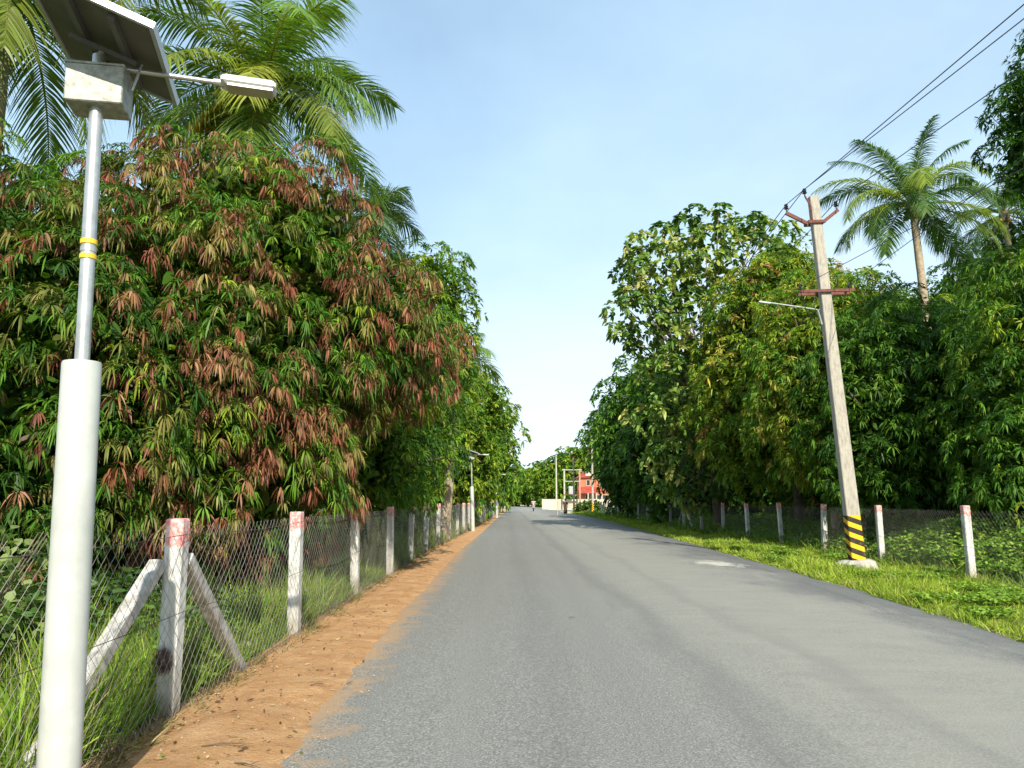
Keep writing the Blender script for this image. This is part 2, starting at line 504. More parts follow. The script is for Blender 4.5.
def tree(name, label, base, blobs, group=None, cat='tree', tr=.22, fork=.35, limbs=10, **kw):
    root = empty(name, base, label, cat, group)
    bl = [(b[0] - base[0], b[1] - base[1], b[2] - base[2]) + tuple(b[3:]) for b in blobs]
    cr, q = crown('crown', root, bl, zmin=kw.pop('zmin', .5), **kw)
    t = MB()
    top = np.array(bl)[:, :3].mean(0)
    H = max(.8, top[2] * fork)
    f = (top[0] * .25, top[1] * .25, H)
    t.tube([(0, 0, -.1), (.02, 0, .15), (f[0] * .4, f[1] * .4, H * .5), f], [tr * 1.5, tr * 1.15, tr, tr * .85], 10)
    lim = [b[:3] for b in bl]
    if limbs and len(q):
        lim += [tuple(x) for x in q[rng.choice(len(q), min(limbs, len(q)), replace=False)]]
    for e in lim:
        e = Vector(e); f_ = Vector(f); d = e - f_
        mid = f_ + d * .5 + Vector((rng.normal(0, .12), rng.normal(0, .12), .1 * d.length))
        t.tube([f_ - Vector((0, 0, .12)), f_ + d * .25 + Vector((0, 0, .05 * d.length)), mid, e], [tr * .6, tr * .42, tr * .26, tr * .08], 6)
    t.build('trunk', M['bark'], root, True)
    return root

DG = (.034, .092, .012); MG = (.07, .165, .016); LG = (.12, .23, .02); YG = (.24, .32, .028); YE = (.40, .36, .06); OL = (.13, .15, .03); OR = (.36, .20, .07)
FL = [((.23, .095, .05), 3), ((.28, .15, .07), 3), ((.25, .085, .045), 1.4), ((.16, .06, .035), 2.5), ((.24, .21, .06), 3.4)]

# ---- big red-flushed mango tree behind the left fence
def flushA(rp, lr, u):
    side = np.clip((rp[:, 0] + 3.2) / 6.5 + .36, .06, .85)
    low = np.clip(.95 - .75 * u[:, 2], .15, 1.3)
    return side * low * (.15 + 1.35 * lr) * 1.05
tree('mango_tree', 'huge dense mango tree flushed with drooping reddish pink young leaves behind the left fence', (-5.2, 12.6, 0),
     [(-5.1, 12.2, 3.8, 2.6, 2.5, 3.4), (-3.8, 12.2, 3.3, 1.25, 1.7, 2.2), (-3.1, 13.2, 4.7, 1.6, 1.8, 1.55), (-4.1, 12.4, 5.75, 1.6, 1.6, 1.5), (-2.45, 13.7, 4.2, 1.15, 1.3, 1.1), (-4.8, 11.0, 3.2, 1.8, 1.7, 2.4)],
     group='mango trees along the left fence', lump=.56, ros=46, nl=15, ll=.15, lw=.022, droop=.85, gaps=.06, jit=.4, pal=[(DG, 3), (MG, 4), (OL, 3), (LG, 3), (YG, .8)],
     flush=(FL, flushA), tr=.3, zmin=.55, fill=1.2)
tree('mango_tree', 'dark green mango tree with few pink young shoots behind the nearest solar lamp', (-7.6, 9.6, 0),
     [(-7.3, 9.6, 3.2, 2.5, 2.2, 2.75), (-5.8, 9.8, 3.2, 1.5, 1.6, 2.4), (-9.2, 10.2, 3.5, 2.4, 2.4, 2.7)],
     group='mango trees along the left fence', lump=.56, ros=40, nl=14, ll=.15, lw=.023, droop=.75, gaps=.06, jit=.4, pal=[(DG, 4), (MG, 4), (OL, 2), (LG, 2)],
     flush=(FL, lambda rp, lr, u: np.clip(.28 * (.1 + 1.3 * lr) * (1 - .7 * u[:, 2]), 0, 1)), tr=.28, zmin=.5, fill=1.2)

PD = [(DG, 3), (MG, 4), (LG, 2)]; PM = [(DG, 2), (MG, 4), (LG, 3), (YG, .8)]; PL = [(MG, 3), (LG, 4), (YG, 3)]; PY = [(MG, 2), (LG, 3), (YG, 4), (YE, 1.5), (OR, .12)]
left = [
 ('dark green mango tree overhanging the left fence just beyond the red flushed tree', (-4.6, 20, 0), [(-4.3, 20, 4.1, 2.6, 2.8, 3.1), (-3.6, 18.2, 2.9, 1.5, 1.5, 1.7), (-3.2, 21, 5.2, 1.6, 2, 2)], PM, .65, 24, 12, .19, .036),
 ('tall light green mango tree rising above its neighbours in the left row', (-4.4, 29, 0), [(-4.7, 29, 5.6, 2.9, 3, 4.6), (-3.8, 28.6, 5.2, 1.7, 2, 3.2), (-3.1, 29, 8.6, 1.6, 1.8, 2.7)], PL, .75, 20, 11, .23, .055),
 ('round dark mango tree behind the second solar street lamp', (-4.6, 46.5, 0), [(-4.2, 46.5, 4.6, 3.3, 4, 4.0), (-2.3, 46, 4.9, 1.8, 2.3, 2.6), (-2.0, 47, 7.2, 1.8, 2, 2.7)], PL, .85, 16, 10, .29, .08),
 ('bright green mango tree whose crown hangs lowest over the left edge of the road', (-4.0, 57, 0), [(-4.1, 60, 4.9, 3.3, 4.5, 4.2), (-1.6, 60, 5.4, 1.6, 2.3, 2.4), (-1.1, 60, 7.0, 1.6, 2.2, 2.6)], PL, 1.0, 11, 9, .42, .13),
 ('mango tree near the far end of the left row, just before the last tree', (-3.8, 76, 0), [(-3.8, 79, 4.8, 3.4, 5, 4.0), (-1.1, 79, 5.2, 1.7, 2.3, 2.4)], PM, 1.2, 10, 8, .5, .17),
 ('last and smallest mango tree at the far end of the left row', (-3.8, 98, 0), [(-3.2, 98, 4.3, 3.6, 5, 3.8)], PL, 1.3, 10, 8, .6, .2)]
for lab, base, bl, pal, lump, ros, nl, ll, lw in left:
    tree('mango_tree', lab, base, bl, group='mango trees along the left fence', lump=lump, ros=ros, nl=nl, ll=ll, lw=lw, pal=pal, droop=.45, fill=.8, zmin=.9)

right = [
 ('mango_tree', 'big dark mango tree filling the right edge behind the chain-link fence', (15.2, 18.5, 0), [(14.6, 18.8, 4.3, 3.0, 3, 3.7), (13.2, 18.2, 3.0, 1.9, 2, 2.1), (16.8, 19, 4.7, 3.2, 3, 4.0), (15.8, 18, 6.2, 1.7, 2, 1.8)], PM, .62, 24, 13, .19, .036, .6),
 ('mango_tree', 'dark green mango tree directly behind the leaning power pole', (12.9, 23.5, 0), [(12.5, 23.5, 4.2, 2.7, 2.8, 3.5), (11.6, 23, 3.4, 1.8, 1.9, 2.4)], [(DG, 3), (MG, 4), (LG, 2)], .62, 22, 13, .2, .038, .6),
 ('mango_tree', 'mango tree covered in yellow green young leaves left of the leaning power pole', (11.6, 27, 0), [(11.1, 26.8, 5.6, 2.1, 2.2, 3.7), (10.4, 26, 5.4, 1.4, 1.5, 2.6), (11.9, 27.3, 7.6, 2.0, 2, 2.2)], PY, .62, 20, 12, .21, .045, .5),
 ('mango_tree', 'tall yellow topped mango tree between the pale broadleaf tree and the power pole', (12.6, 33, 0), [(11.6, 33, 7.0, 2.9, 3, 5.0), (10.2, 32, 5.6, 1.8, 2, 3.2), (13.4, 33.5, 9.0, 2.3, 2.3, 3.0), (11.9, 32.3, 10.2, 2.0, 2, 2.3)], PY, .75, 20, 11, .24, .06, .45),
 ('mango_tree', 'dark mango tree standing under and beyond the pale broadleaf tree', (11.6, 48, 0), [(11, 48, 5.6, 3.2, 4, 4.9), (9.4, 47, 4.6, 1.9, 2.5, 3.3)], PD, .9, 11, 9, .38, .13, .4),
 ('mango_tree', 'tall dark mango tree in the middle of the far right row', (12, 60, 0), [(11.2, 60, 6.6, 3.6, 4.5, 6.0), (9.6, 59, 5.2, 2.1, 2.6, 3.6)], PD, 1.0, 11, 9, .42, .14, .4),
 ('mango_tree', 'rounded dark mango tree second from the far end of the right row', (12.5, 73, 0), [(12.8, 73, 6.3, 3.7, 5, 5.8), (11.6, 71, 5.0, 2.3, 3, 3.8)], PD, 1.1, 11, 8, .48, .16, .4),
 ('mango_tree', 'sunlit mango tree at the far end of the right row beside the distant power pole', (16.3, 104, 0), [(14.3, 104, 9.6, 3.4, 4, 4.4), (18, 104, 7, 4, 5, 6)], PM, 1.2, 11, 8, .55, .19, .4)]
for nm, lab, base, bl, pal, lump, ros, nl, ll, lw, dr in right:
    bl = bl + [(base[0] + 3.2, base[1] + 1.4, 1.6, 2.6, 1.8, 1.7)]
    tree(nm, lab, base, bl, group='mango trees along the right fence', lump=lump, ros=ros, nl=nl, ll=ll, lw=lw, pal=pal, droop=dr, fill=.9, zmin=.9)

# pale airy broadleaf tree (see-through crown)
def ab(px, py, Y, r):
    return at(px, py, Y) + ((r, r, r) if not hasattr(r, '__len__') else tuple(r))
PT = [((.08, .16, .035), 4), ((.16, .26, .05), 4), ((.30, .37, .08), 2.4), ((.44, .44, .14), 1.2)]
tree('broadleaf_tree', 'tall airy broadleaf tree with pale yellow flowering tops and sky showing through its crown', (10.2, 37, 0),
     [ab(662, 262, 37, 1.9), ab(706, 252, 37, (2.1, 2, 1.7)), ab(748, 258, 37.5, (1.9, 2, 1.9)), ab(650, 318, 36.5, (1.5, 1.5, 1.9)), ab(690, 330, 37, (1.8, 1.8, 2.2)), ab(668, 395, 36.5, (1.6, 1.8, 1.9)), ab(712, 400, 37, (1.9, 2, 2.6)), ab(690, 460, 37, (1.9, 1.9, 1.7))],
     lump=.72, ros=9, nl=12, ll=.31, lw=.15, pal=PT, lumppal=PT, droop=.35, fill=.09, gaps=.20, prof=LEAFR, tr=.2, limbs=46, fork=.5, jit=.3)

tree('mango_tree', 'high dark tree crown overhanging the top right corner of the view', (16.6, 18.0, 0),
     [ab(1088, 118, 17.6, (1.9, 2, 1.75)), ab(1046, 158, 17.6, (.8, 1, 1.0)), ab(1128, 70, 18, (2.2, 2.2, 2))],
     group='mango trees along the right fence', lump=.5, ros=18, nl=12, ll=.18, lw=.04, pal=[(DG, 4), (MG, 2)], droop=.5, tr=.22, fork=.8, zmin=3, limbs=14)

for lab, bl, b0_ in (('broad dark mango tree beyond the coconut palm trunk', [ab(868, 345, 40, (3.6, 3, 3.3)), ab(925, 350, 41, (3.4, 3, 3.2)), ab(895, 430, 40, (5, 3, 4))], (20, 41, 0)),
                     ('tall green mango tree under the farther palm at the right edge', [ab(985, 318, 44, (3.4, 3, 3.9)), ab(1040, 300, 44, (4, 3, 4.6)), ab(1000, 420, 44, (5, 3, 5))], (28, 45, 0))):
    tree('mango_tree', lab, b0_, bl, group='mango trees along the right fence', lump=.95, ros=16, nl=10, ll=.28, lw=.07, pal=PM, droop=.5, fill=.8, zmin=.9)

for k, (x0, y0) in enumerate([(19, 29), (18.5, 36), (19.5, 44), (19, 53), (20, 64)]):
    tree('orchard_tree', 'shaded low orchard tree glimpsed between the trunks behind the right row', (x0, y0, 0), [(x0, y0, 3.2, 3.6, 4.2, 3.3), (x0 - 1.8, y0 - 1.5, 2.0, 2.4, 2.6, 2.1)], group='orchard trees behind the right row', lump=1.0, ros=14, nl=9, ll=.3, lw=.1, pal=PM, droop=.5, fill=1.2, zmin=.1, limbs=4)
# far trees closing the view
ftr = [(512, 486, 195, 4.6, 3.3, 'low pale green tree at the left end of the distant tree line'), (528, 484, 205, 5.2, 4, 'second tree from the left in the distant tree line'),
       (541, 485, 190, 4.2, 4.2, 'rounded bright green tree at the middle of the distant tree line'), (552, 482, 180, 4.5, 5, 'distant green tree just left of the thin tall white pole'),
       (562, 480, 176, 4.0, 5.4, 'distant green tree between the two thin white poles'), (573, 473, 174, 4.0, 5.6, 'distant tree in front of the red roofed building'), (583, 474, 172, 3.0, 5.2, 'distant tree beside the cream gable')]
for px, py, Y, r, rzz, lab in ftr:
    c = at(px, py, Y)
    tree('distant_tree', lab, (c[0], Y, 0), [(c[0], Y, c[2], r, r, rzz), (c[0] - r * .5, Y - 1, c[2] - 1, r * .7, r * .7, rzz * .7), (c[0] + r * .5, Y + 1, c[2] - .8, r * .7, r * .7, rzz * .7)],
         group='trees closing the far end of the road', lump=1.4, ros=8, nl=7, ll=.8, lw=.34, pal=[(LG, 3), (YG, 2), (MG, 2)], prof=LEAFR, fill=.25, zmin=.3, tr=.2, limbs=5)
for i in range(14):
    Y = 300 + 20 * (i % 3); px = 470 + i * 14
    c = at(px, 492, Y)
    tree('distant_tree', 'hazy far tree at the horizon beyond the end of the road', (c[0], Y, 0), [(c[0], Y, 4.5, 7, 5, 5.0)], group='far horizon trees', lump=2.4, ros=8, nl=6, ll=1.4, lw=.6, pal=[(LG, 3), (MG, 2)], prof=LEAFR, fill=.1, zmin=.3, tr=.3, limbs=3)

# ------------------------------------------------------------------ palms
CV = .82
def frond(root, c, az, el, L, curv, green, name='frond', nleaf=62, lw=.045, lmax=.95, twist=0.0, hang=1.0):
    K = 16; ds = L / (K - 1)
    p = np.array(c, float); e = el; pts = [p.copy()]; tn = []
    for i in range(K):
        d = np.array([math.cos(e) * math.cos(az), math.cos(e) * math.sin(az), math.sin(e)])
        tn.append(d)
        if i < K - 1: p = p + d * ds; pts.append(p.copy())
        e -= CV * curv / (K - 1) * (.5 + 1.1 * i / K)
        e = max(e, -1.5)
    pts = np.array(pts); tn = np.array(tn)
    LV = Leaves()
    t = np.linspace(.14, 1, nleaf)
    s = t * (K - 1); i0 = np.minimum(s.astype(int), K - 2); f = (s - i0)[:, None]
    P = pts[i0] * (1 - f) + pts[i0 + 1] * f; T = nrm(tn[i0] * (1 - f) + tn[i0 + 1] * f)
    S = nrm(np.cross(T, np.array([0, 0, 1.0]) + 1e-3)); U = np.cross(S, T)
    ca, sa = math.cos(twist), math.sin(twist); S, U = S * ca + U * sa, U * ca - S * sa
    ln = lmax * (np.sin(np.pi * (t * .86 + .1)) ** .6) * rng.uniform(.88, 1.08, nleaf)
    fw = .35 + .75 * t
    for sg in (-1, 1):
        D = nrm(S * sg + T * fw[:, None] + U * rng.uniform(-.05, .35, (nleaf, 1)) + rng.normal(0, .05, (nleaf, 3)))
        cc = np.array(green)[None] * rng.uniform(.75, 1.25, (nleaf, 1)) * (1 + rng.normal(0, .05, (nleaf, 3)))
        side = nrm(np.cross(D, U + rng.normal(0, .25, (nleaf, 3))))
        LV.add(P, D, ln, lw * rng.uniform(.8, 1.15, nleaf), rng.uniform(.35, .75, nleaf) * hang, cc, [.5, 1, .8, .45, .05], side=side)
    # rachis as crossed tapering strips folded into one stem
    n = K - 1
    seg = nrm(pts[1:] - pts[:-1]); w = np.linspace(.09, .018, n)
    yc = np.tile(np.array([.30, .33, .08]) * (.8 if green[0] < .2 else 1.2), (n, 1))
    for sd in (nrm(np.cross(seg, [0, 0, 1.0]) + 1e-6), np.array(nrm(np.cross(nrm(np.cross(seg, [0, 0, 1.0]) + 1e-6), seg)))):
        LV.add(pts[:-1], seg, ds * 1.03, w, 0, yc, [1, .96], side=sd)
    return LV.build(name, M['palm'], root)

PG = (.085, .165, .025)
def palm(label, base, c, fronds, tr=.17, nuts=5, group='coconut palms', lw=.045, lmax=.95, nleaf=62):
    root = empty('coconut_palm', base, label, 'palm tree', group)
    c = Vector(c) - Vector(base)
    t = MB(); n = 26; pts = []; rad = []
    for i in range(n):
        f = i / (n - 1)
        pts.append((c.x * f + .15 * math.sin(f * 3) , c.y * f, (c.z - .15) * f)); rad.append(tr * (1.35 - .45 * f) * (1 + .05 * (i % 2)))
    t.tube(pts, rad, 10); t.build('trunk', M['palm_bark'], root, True)
    # fibrous crown shaft and nuts
    s = MB(); s.lathe((c.x, c.y, c.z - .55), [(tr * .95, 0), (tr * 1.7, .3), (tr * 1.5, .6), (tr * .5, .95)], 10)
    s.build('crown_shaft', M['bark'], root, True)
    for k in range(nuts):
        a = k * 2.4; b_ = MB(); q = (c.x + .3 * math.cos(a), c.y + .3 * math.sin(a), c.z - .42 - .1 * (k % 2))
        b_.lathe((q[0], q[1], q[2] - .14), [(.01, 0), (.09, .04), (.125, .13), (.1, .22), (.02, .28)], 10)
        b_.build('coconut', M['nut'], root, True)
    for fr in fronds:
        az, el, L, cv, g = fr[:5]; tw = fr[5] if len(fr) > 5 else rng.uniform(-.3, .3)
        hg = fr[6] if len(fr) > 6 else 1.0
        frond(root, (c.x, c.y, c.z), az, el, L, cv, g, lw=lw, lmax=lmax, nleaf=nleaf, twist=tw, hang=hg)
    return root
M['nut'] = simple('coconut_husk', (.28, .2, .04), .6, 0, .3, 6)
def fan(n, L, e_lo=-.5, e_hi=1.35, seed=1, g=PG, yel=.25):
    r = random.Random(seed); out = []
    for i in range(n):
        f = i / (n - 1)
        az = i * 2.39996 + r.uniform(-.15, .15)
        el = e_hi + (e_lo - e_hi) * f ** .9
        k = r.uniform(.75, 1.3); y = r.random() < yel
        gg = tuple(x * k for x in g) if not y else (.17 * k, .22 * k, .03 * k)
        out.append((az, el, L * r.uniform(.85, 1.08) * (.8 + .25 * min(1, f * 3)), r.uniform(1.3, 2.0), gg))
    return out
# left palm behind the mango
c = at(262, 92, 16.5)
fr = fan(24, 3.6, -.55, 1.4, 3, (.11, .19, .03), .4)
fr += [(math.pi * .97, -.1, 1.9, 1.6, (.62, .40, .03), .2, 1.6), (-1.35, .05, 3.0, 1.9, (.24, .28, .04)), (-.55, .1, 3.2, 1.7, (.12, .2, .03))]
palm('large coconut palm with one orange yellow frond rising behind the red flushed mango tree', (c[0] - .3, 16.9, 0), c, fr, lmax=1.0, nleaf=70)
# far left palm
c = at(8, -48, 12.5)
palm('coconut palm in the top left corner behind the solar panel', (c[0] - .5, 12.9, 0), c, fan(24, 3.7, -.9, 1.2, 8, (.11, .17, .03), .5), lmax=.95, nleaf=70)
c = at(372, 215, 26)
palm('small pale coconut palm peeking out beyond the top of the red flushed mango', (c[0] - .3, 26.4, 0), c, fan(14, 2.0, -.4, 1.2, 5, (.10, .17, .07), .0), nleaf=44)
c = at(452, 352, 31)
palm('coconut palm half buried in the left tree row', (c[0] - .3, 31.5, 0), c, fan(14, 2.1, -.6, 1.0, 6, (.12, .2, .04), .3), nleaf=44)
# right palms
c = at(912, 206, 33)
fr = []
for k, (dg, e, L_, cv, br) in enumerate([(100, 1.35, 4.6, .8, 0), (150, 1.15, 4.8, 1.3, 0), (60, 1.2, 4.8, 1.1, 0), (20, .95, 4.9, 1.6, 0), (175, .75, 5.0, 1.7, 1), (0, .6, 5.0, 1.7, 0), (200, .45, 4.8, 2.2, 1), (185, .1, 4.4, 2.0, 1),
        (-20, .1, 4.6, 1.7, 1), (-40, -.3, 4.6, 1.2, 1), (215, -.4, 4.2, 1.2, 0), (-70, .8, 4.4, 2.3, 1), (-110, .7, 4.4, 2.4, 1), (250, .2, 4.0, 1.9, 0), (-55, .3, 4.4, 2.0, 0), (90, .6, 4.6, 1.6, 0), (120, .3, 4.6, 1.6, 0), (45, .3, 4.6, 1.8, 0),
        (10, -.55, 4.2, 1.0, 0), (-90, 1.3, 4.2, 1.1, 0), (-5, 1.25, 4.4, 1.2, 0), (195, 1.2, 4.4, 1.3, 0), (140, .8, 4.8, 1.6, 0), (-150, .0, 4.2, 1.8, 0)]):
    fr.append((R(dg), e, L_ * .97, cv * 1.1, (.20, .27, .035) if br else (.07, .14, .03)))
palm('tall coconut palm with a bare pale trunk rising behind the power pole', (c[0] + .5, 33.5, 0), (c[0], 33, c[2]), fr, nuts=9, lmax=.95, nleaf=80, lw=.05)
c = at(1004, 214, 42)
palm('second coconut palm, farther and lower, at the right edge', (c[0] + .5, 42.5, 0), (c[0], 42, c[2]), fan(20, 4.6, -.6, 1.35, 21, (.06, .12, .04), .1), lmax=1.1, nleaf=50, lw=.07)

# ------------------------------------------------------------------ grass and undergrowth
def offpad(x, y): return ((x - 8.42) / .62) ** 2 + ((y - 18.35) / .85) ** 2 > 1
def grass(name, label, x0, x1, y0, y1, n, h, w, pal, xf=None, lean=.45, hf=None, dry=.1):
    LV = Leaves()
    y = y0 * (y1 / y0) ** (rng.random(n) ** .75)
    x = x0 + (x1 - x0) * rng.random(n) if xf is None else xf(y, rng.random(n))
    k = offpad(x, y); x = x[k]; y = y[k]; n = len(x)
    cl = np.array([mn.noise((a * 1.3, b * 1.3, 0)) for a, b in zip(x, y)])
    hh = h[0] + (h[1] - h[0]) * rng.random(n); hh *= np.clip(1 + cl * .9, .35, 1.8)
    if hf is not None: hh = hh * hf(x, y)
    ww = w * np.maximum(1, y / 12)
    D = np.stack([rng.normal(0, lean, n), rng.normal(0, lean, n), np.ones(n)], 1)
    cc, _ = palette(n, pal)
    cc = cc * rng.uniform(.7, 1.3, (n, 1)) * (1 + .35 * cl[:, None])
    d = rng.random(n) < dry * 1.0
    cc[d] = np.array([.34, .28, .14]) * rng.uniform(.5, 1.1, (d.sum(), 1))
    P = np.stack([x, y, np.zeros(n) - .01], 1)
    LV.add(P, D, hh, ww * rng.uniform(.7, 1.3, n), rng.uniform(.05, .55, n), cc, [.8, 1, .65, .08], roll=2)
    o = LV.build(name, M['grass']); o['kind'] = 'stuff'; o['label'] = label; o['category'] = 'grass'
    return o
GP = [((.12, .21, .02), 4), ((.18, .28, .03), 4), ((.26, .33, .045), 2.5), ((.07, .14, .02), 2)]
GB = [((.22, .32, .03), 4), ((.29, .38, .035), 4), ((.36, .40, .06), 2), ((.14, .24, .02), 2)]
def lx(y, u): return interp(y, FENCE) - .06 - (6.5 * u ** 1.5)
grass('grass', 'tall wild green grass growing behind and through the left chain-link fence', 0, 0, 2.2, 60, 150000, (.3, .68), .011, GP, xf=lx, lean=.3, hf=lambda x, y: np.clip(.55 + .45 * (interp(y, FENCE) - x) / .35, .5, 1))
def lxe(y, u): return interp(y, FENCE) + .06 * rng.normal(size=len(y)) + .04
grass('grass', 'dry brown grass roots and stubble along the foot of the left fence', 0, 0, 3.2, 60, 16000, (.05, .2), .009, [((.25, .18, .09), 3), ((.14, .10, .06), 2), ((.10, .14, .03), 3)], xf=lxe, lean=.9, dry=.3)
def rx(y, u): return interp(y, RIGHT) - .13 + (9.6 - interp(y, RIGHT)) * u ** .85
grass('grass', 'short bright green verge grass between the road and the right fence', 0, 0, 6.5, 95, 210000, (.07, .27), .011, GB, xf=rx, lean=.6, hf=lambda x, y: .55 + 1.0 * np.clip(np.array([mn.noise((a * .5, b * .35, 6)) for a, b in zip(x, y)]) + .35, 0, 1.2), dry=.1)
def rx2(y, u): return 9.2 + 8.5 * u
grass('grass', 'taller green grass under the trees behind the right fence', 0, 0, 9, 95, 90000, (.2, .5), .014, GP, xf=rx2, lean=.6, dry=.04)

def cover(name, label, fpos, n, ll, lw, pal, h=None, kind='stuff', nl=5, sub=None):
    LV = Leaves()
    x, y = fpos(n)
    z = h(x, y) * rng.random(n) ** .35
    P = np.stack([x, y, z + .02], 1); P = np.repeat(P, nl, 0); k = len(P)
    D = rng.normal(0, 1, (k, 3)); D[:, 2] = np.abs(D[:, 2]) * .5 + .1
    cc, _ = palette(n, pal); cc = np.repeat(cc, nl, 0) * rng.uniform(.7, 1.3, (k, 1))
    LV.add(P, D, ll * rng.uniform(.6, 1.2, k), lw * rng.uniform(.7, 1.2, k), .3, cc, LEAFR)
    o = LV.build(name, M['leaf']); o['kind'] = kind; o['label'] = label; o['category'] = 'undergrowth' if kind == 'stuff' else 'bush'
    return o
def hm(x, y):
    v = np.array([mn.noise((a * .55, b * .55, 4)) for a, b in zip(x, y)])
    near = (.45 + .55 * np.clip((25 - y) / 6, 0, 1)) * np.clip((x - 9.6) / 1.6, 0, 1)
    return np.clip(.3 + .5 * v + .8 * near, .08, 1.35)
cover('ground_cover', 'tangled leafy vines and weeds heaped behind the right fence', lambda n: (9.6 + 7.5 * rng.random(n), 10 + 60 * rng.random(n) ** 1.7), 60000, .085, .055, [((.14, .26, .03), 4), ((.21, .34, .04), 3), ((.30, .37, .07), 1)], hm)
def rxw(n):
    y = 6.8 + 22 * rng.random(n) ** 1.5
    x = interp(y, RIGHT) + .05 + (9.1 - interp(y, RIGHT)) * rng.random(n)
    v = np.array([mn.noise((a * .8, b * .8, 9)) for a, b in zip(x, y)]); k = (v > .16) & offpad(x, y)
    return x[k], y[k]
def coverw():
    x, y = rxw(30000); n = len(x)
    return cover('ground_cover', 'small leafy weeds creeping over the right verge beside the asphalt', lambda _n: (x, y), n, .06, .035, [((.22, .34, .04), 4), ((.16, .27, .035), 3)], lambda a, b: np.full(len(a), .15), nl=4)
coverw()
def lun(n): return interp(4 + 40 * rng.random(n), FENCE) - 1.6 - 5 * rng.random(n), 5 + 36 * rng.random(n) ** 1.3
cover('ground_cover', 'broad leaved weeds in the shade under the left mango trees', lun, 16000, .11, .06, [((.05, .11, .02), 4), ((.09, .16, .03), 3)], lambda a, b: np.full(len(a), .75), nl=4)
def plant(label, c, r, h, n, ll, lw, pal, group=None):
    root = empty('bush', (c[0], c[1], 0), label, 'bush', group)
    LV = Leaves()
    u = nrm(rng.normal(size=(n, 3))); u[:, 2] = np.abs(u[:, 2])
    P = u * np.array([r, r, h]) * rng.uniform(.45, 1, (n, 1)); 
    cc, _ = palette(n, pal)
    LV.add(P, u + rng.normal(0, .6, (n, 3)), ll * rng.uniform(.7, 1.2, n), lw, .35, cc * rng.uniform(.75, 1.25, (n, 1)), LEAFR)
    LV.build('foliage', M['leaf'], root)
    t = MB()
    for k in range(9):
        a = k * 2.4; t.tube([(0, 0, 0), (r * .3 * math.cos(a), r * .3 * math.sin(a), h * .5), (r * .6 * math.cos(a), r * .6 * math.sin(a), h * .85)], [.012, .009, .004], 5)
    t.build('stem', M['bark'], root)
    return root
plant('pale leaved bush at the left edge behind the white lamp pipe', (-4.6, 6.7), .95, 1.55, 900, .13, .075, [((.20, .26, .08), 3), ((.12, .19, .04), 3)])
plant('yellow green weed beside the right brace of the first left fence post', (-2.75, 6.7), .3, .62, 500, .07, .035, [((.18, .27, .03), 3), ((.12, .2, .03), 2)])
plant('small dark bush behind the second left fence post bay', (-3.3, 8.2), .6, .95, 700, .09, .04, [((.06, .12, .03), 3), ((.1, .18, .03), 2)])
plant('dark rounded shrub by the cream wall at the far right bend', (11.5, 105), 2.2, 1.6, 900, .5, .3, [((.05, .1, .02), 3), ((.1, .15, .03), 2)])

# ------------------------------------------------------------------ fences
def post_mesh():
    g = MB(); w = .068; bev = .012
    prof = [(0, -.1), (0, .4), (0, .9), (0, 1.475), (bev * .5, 1.49)]
    n = 8; vs = []
    for ins, z in prof:
        a = w - ins
        for x, y in ((-a + bev, -a), (a - bev, -a), (a, -a + bev), (a, a - bev), (a - bev, a), (-a + bev, a), (-a, a - bev), (-a, -a + bev)): vs.append((x, y, z))
    fs = []
    for k in range(len(prof) - 1):
        for i in range(n):
            j = (i + 1) % n; fs.append((k * n + i, k * n + j, (k + 1) * n + j, (k + 1) * n + i))
    fs.append(tuple(range((len(prof) - 1) * n, len(prof) * n)))
    g.add(vs, fs)
    return g

def link_mesh(name, parent, y0, y1, xf, H=1.37, sp=.112, z0=.04, off=0):
    """crossing wires of a chain-link fabric, with spiky cut ends at the top"""
    K = 5
    V = []; L = []; base = 0
    n = int((y1 - y0) / sp)
    for fam in (-1, 1):
        s0 = y0 + np.arange(-int(H / sp), n) * sp if fam > 0 else y0 + np.arange(0, n + int(H / sp)) * sp
        t = np.linspace(0, 1, K)
        top = H + .035 * (rng.random(len(s0)) * .5 + .6)
        z = z0 + (top - z0)[:, None] * t[None]
        y = s0[:, None] + fam * (z - z0) * 1.0
        wob_ = rng.normal(0, .006, y.shape); y = y + wob_ + .02 * np.sin(y * 2.1)[:, :]
        ok = (y.min(1) >= y0) & (y.max(1) <= y1)
        y = y[ok]; z = z[ok]; m_ = len(y)
        x = np.interp(y, [q[0] for q in xf], [q[1] for q in xf]) + off + fam * .0022 + .012 * np.sin(y * 1.3 + z * 4) * np.sin(z * 2.4)
        C = np.stack([x, y, z], -1)
        r = .0015
        T = nrm(C[:, -1] - C[:, 0]); A = np.array([1.0, 0, 0]); Bv = np.cross(T, A)
        offs = [A * r * math.cos(a) + Bv[:, None, :] * r * math.sin(a) for a in (0, 2.094, 4.189)]
        v = np.stack([C + o_ for o_ in offs], 2).reshape(-1, 3)   # (m,K,3verts,3)
        b0 = base + np.arange(m_)[:, None, None, None] * K * 3
        k = np.arange(K - 1)[None, :, None, None] * 3; s_ = np.arange(3)[None, None, :, None]; s2 = (s_ + 1) % 3
        q = np.concatenate([b0 + k + s_, b0 + k + s2, b0 + k + 3 + s2, b0 + k + 3 + s_], -1)
        L.append(q.reshape(-1)); V.append(v); base += len(v)
    V = np.concatenate(V); L = np.concatenate(L)
    return np_obj(name, V, L, np.full(len(L) // 4, 4), M['link'], parent)

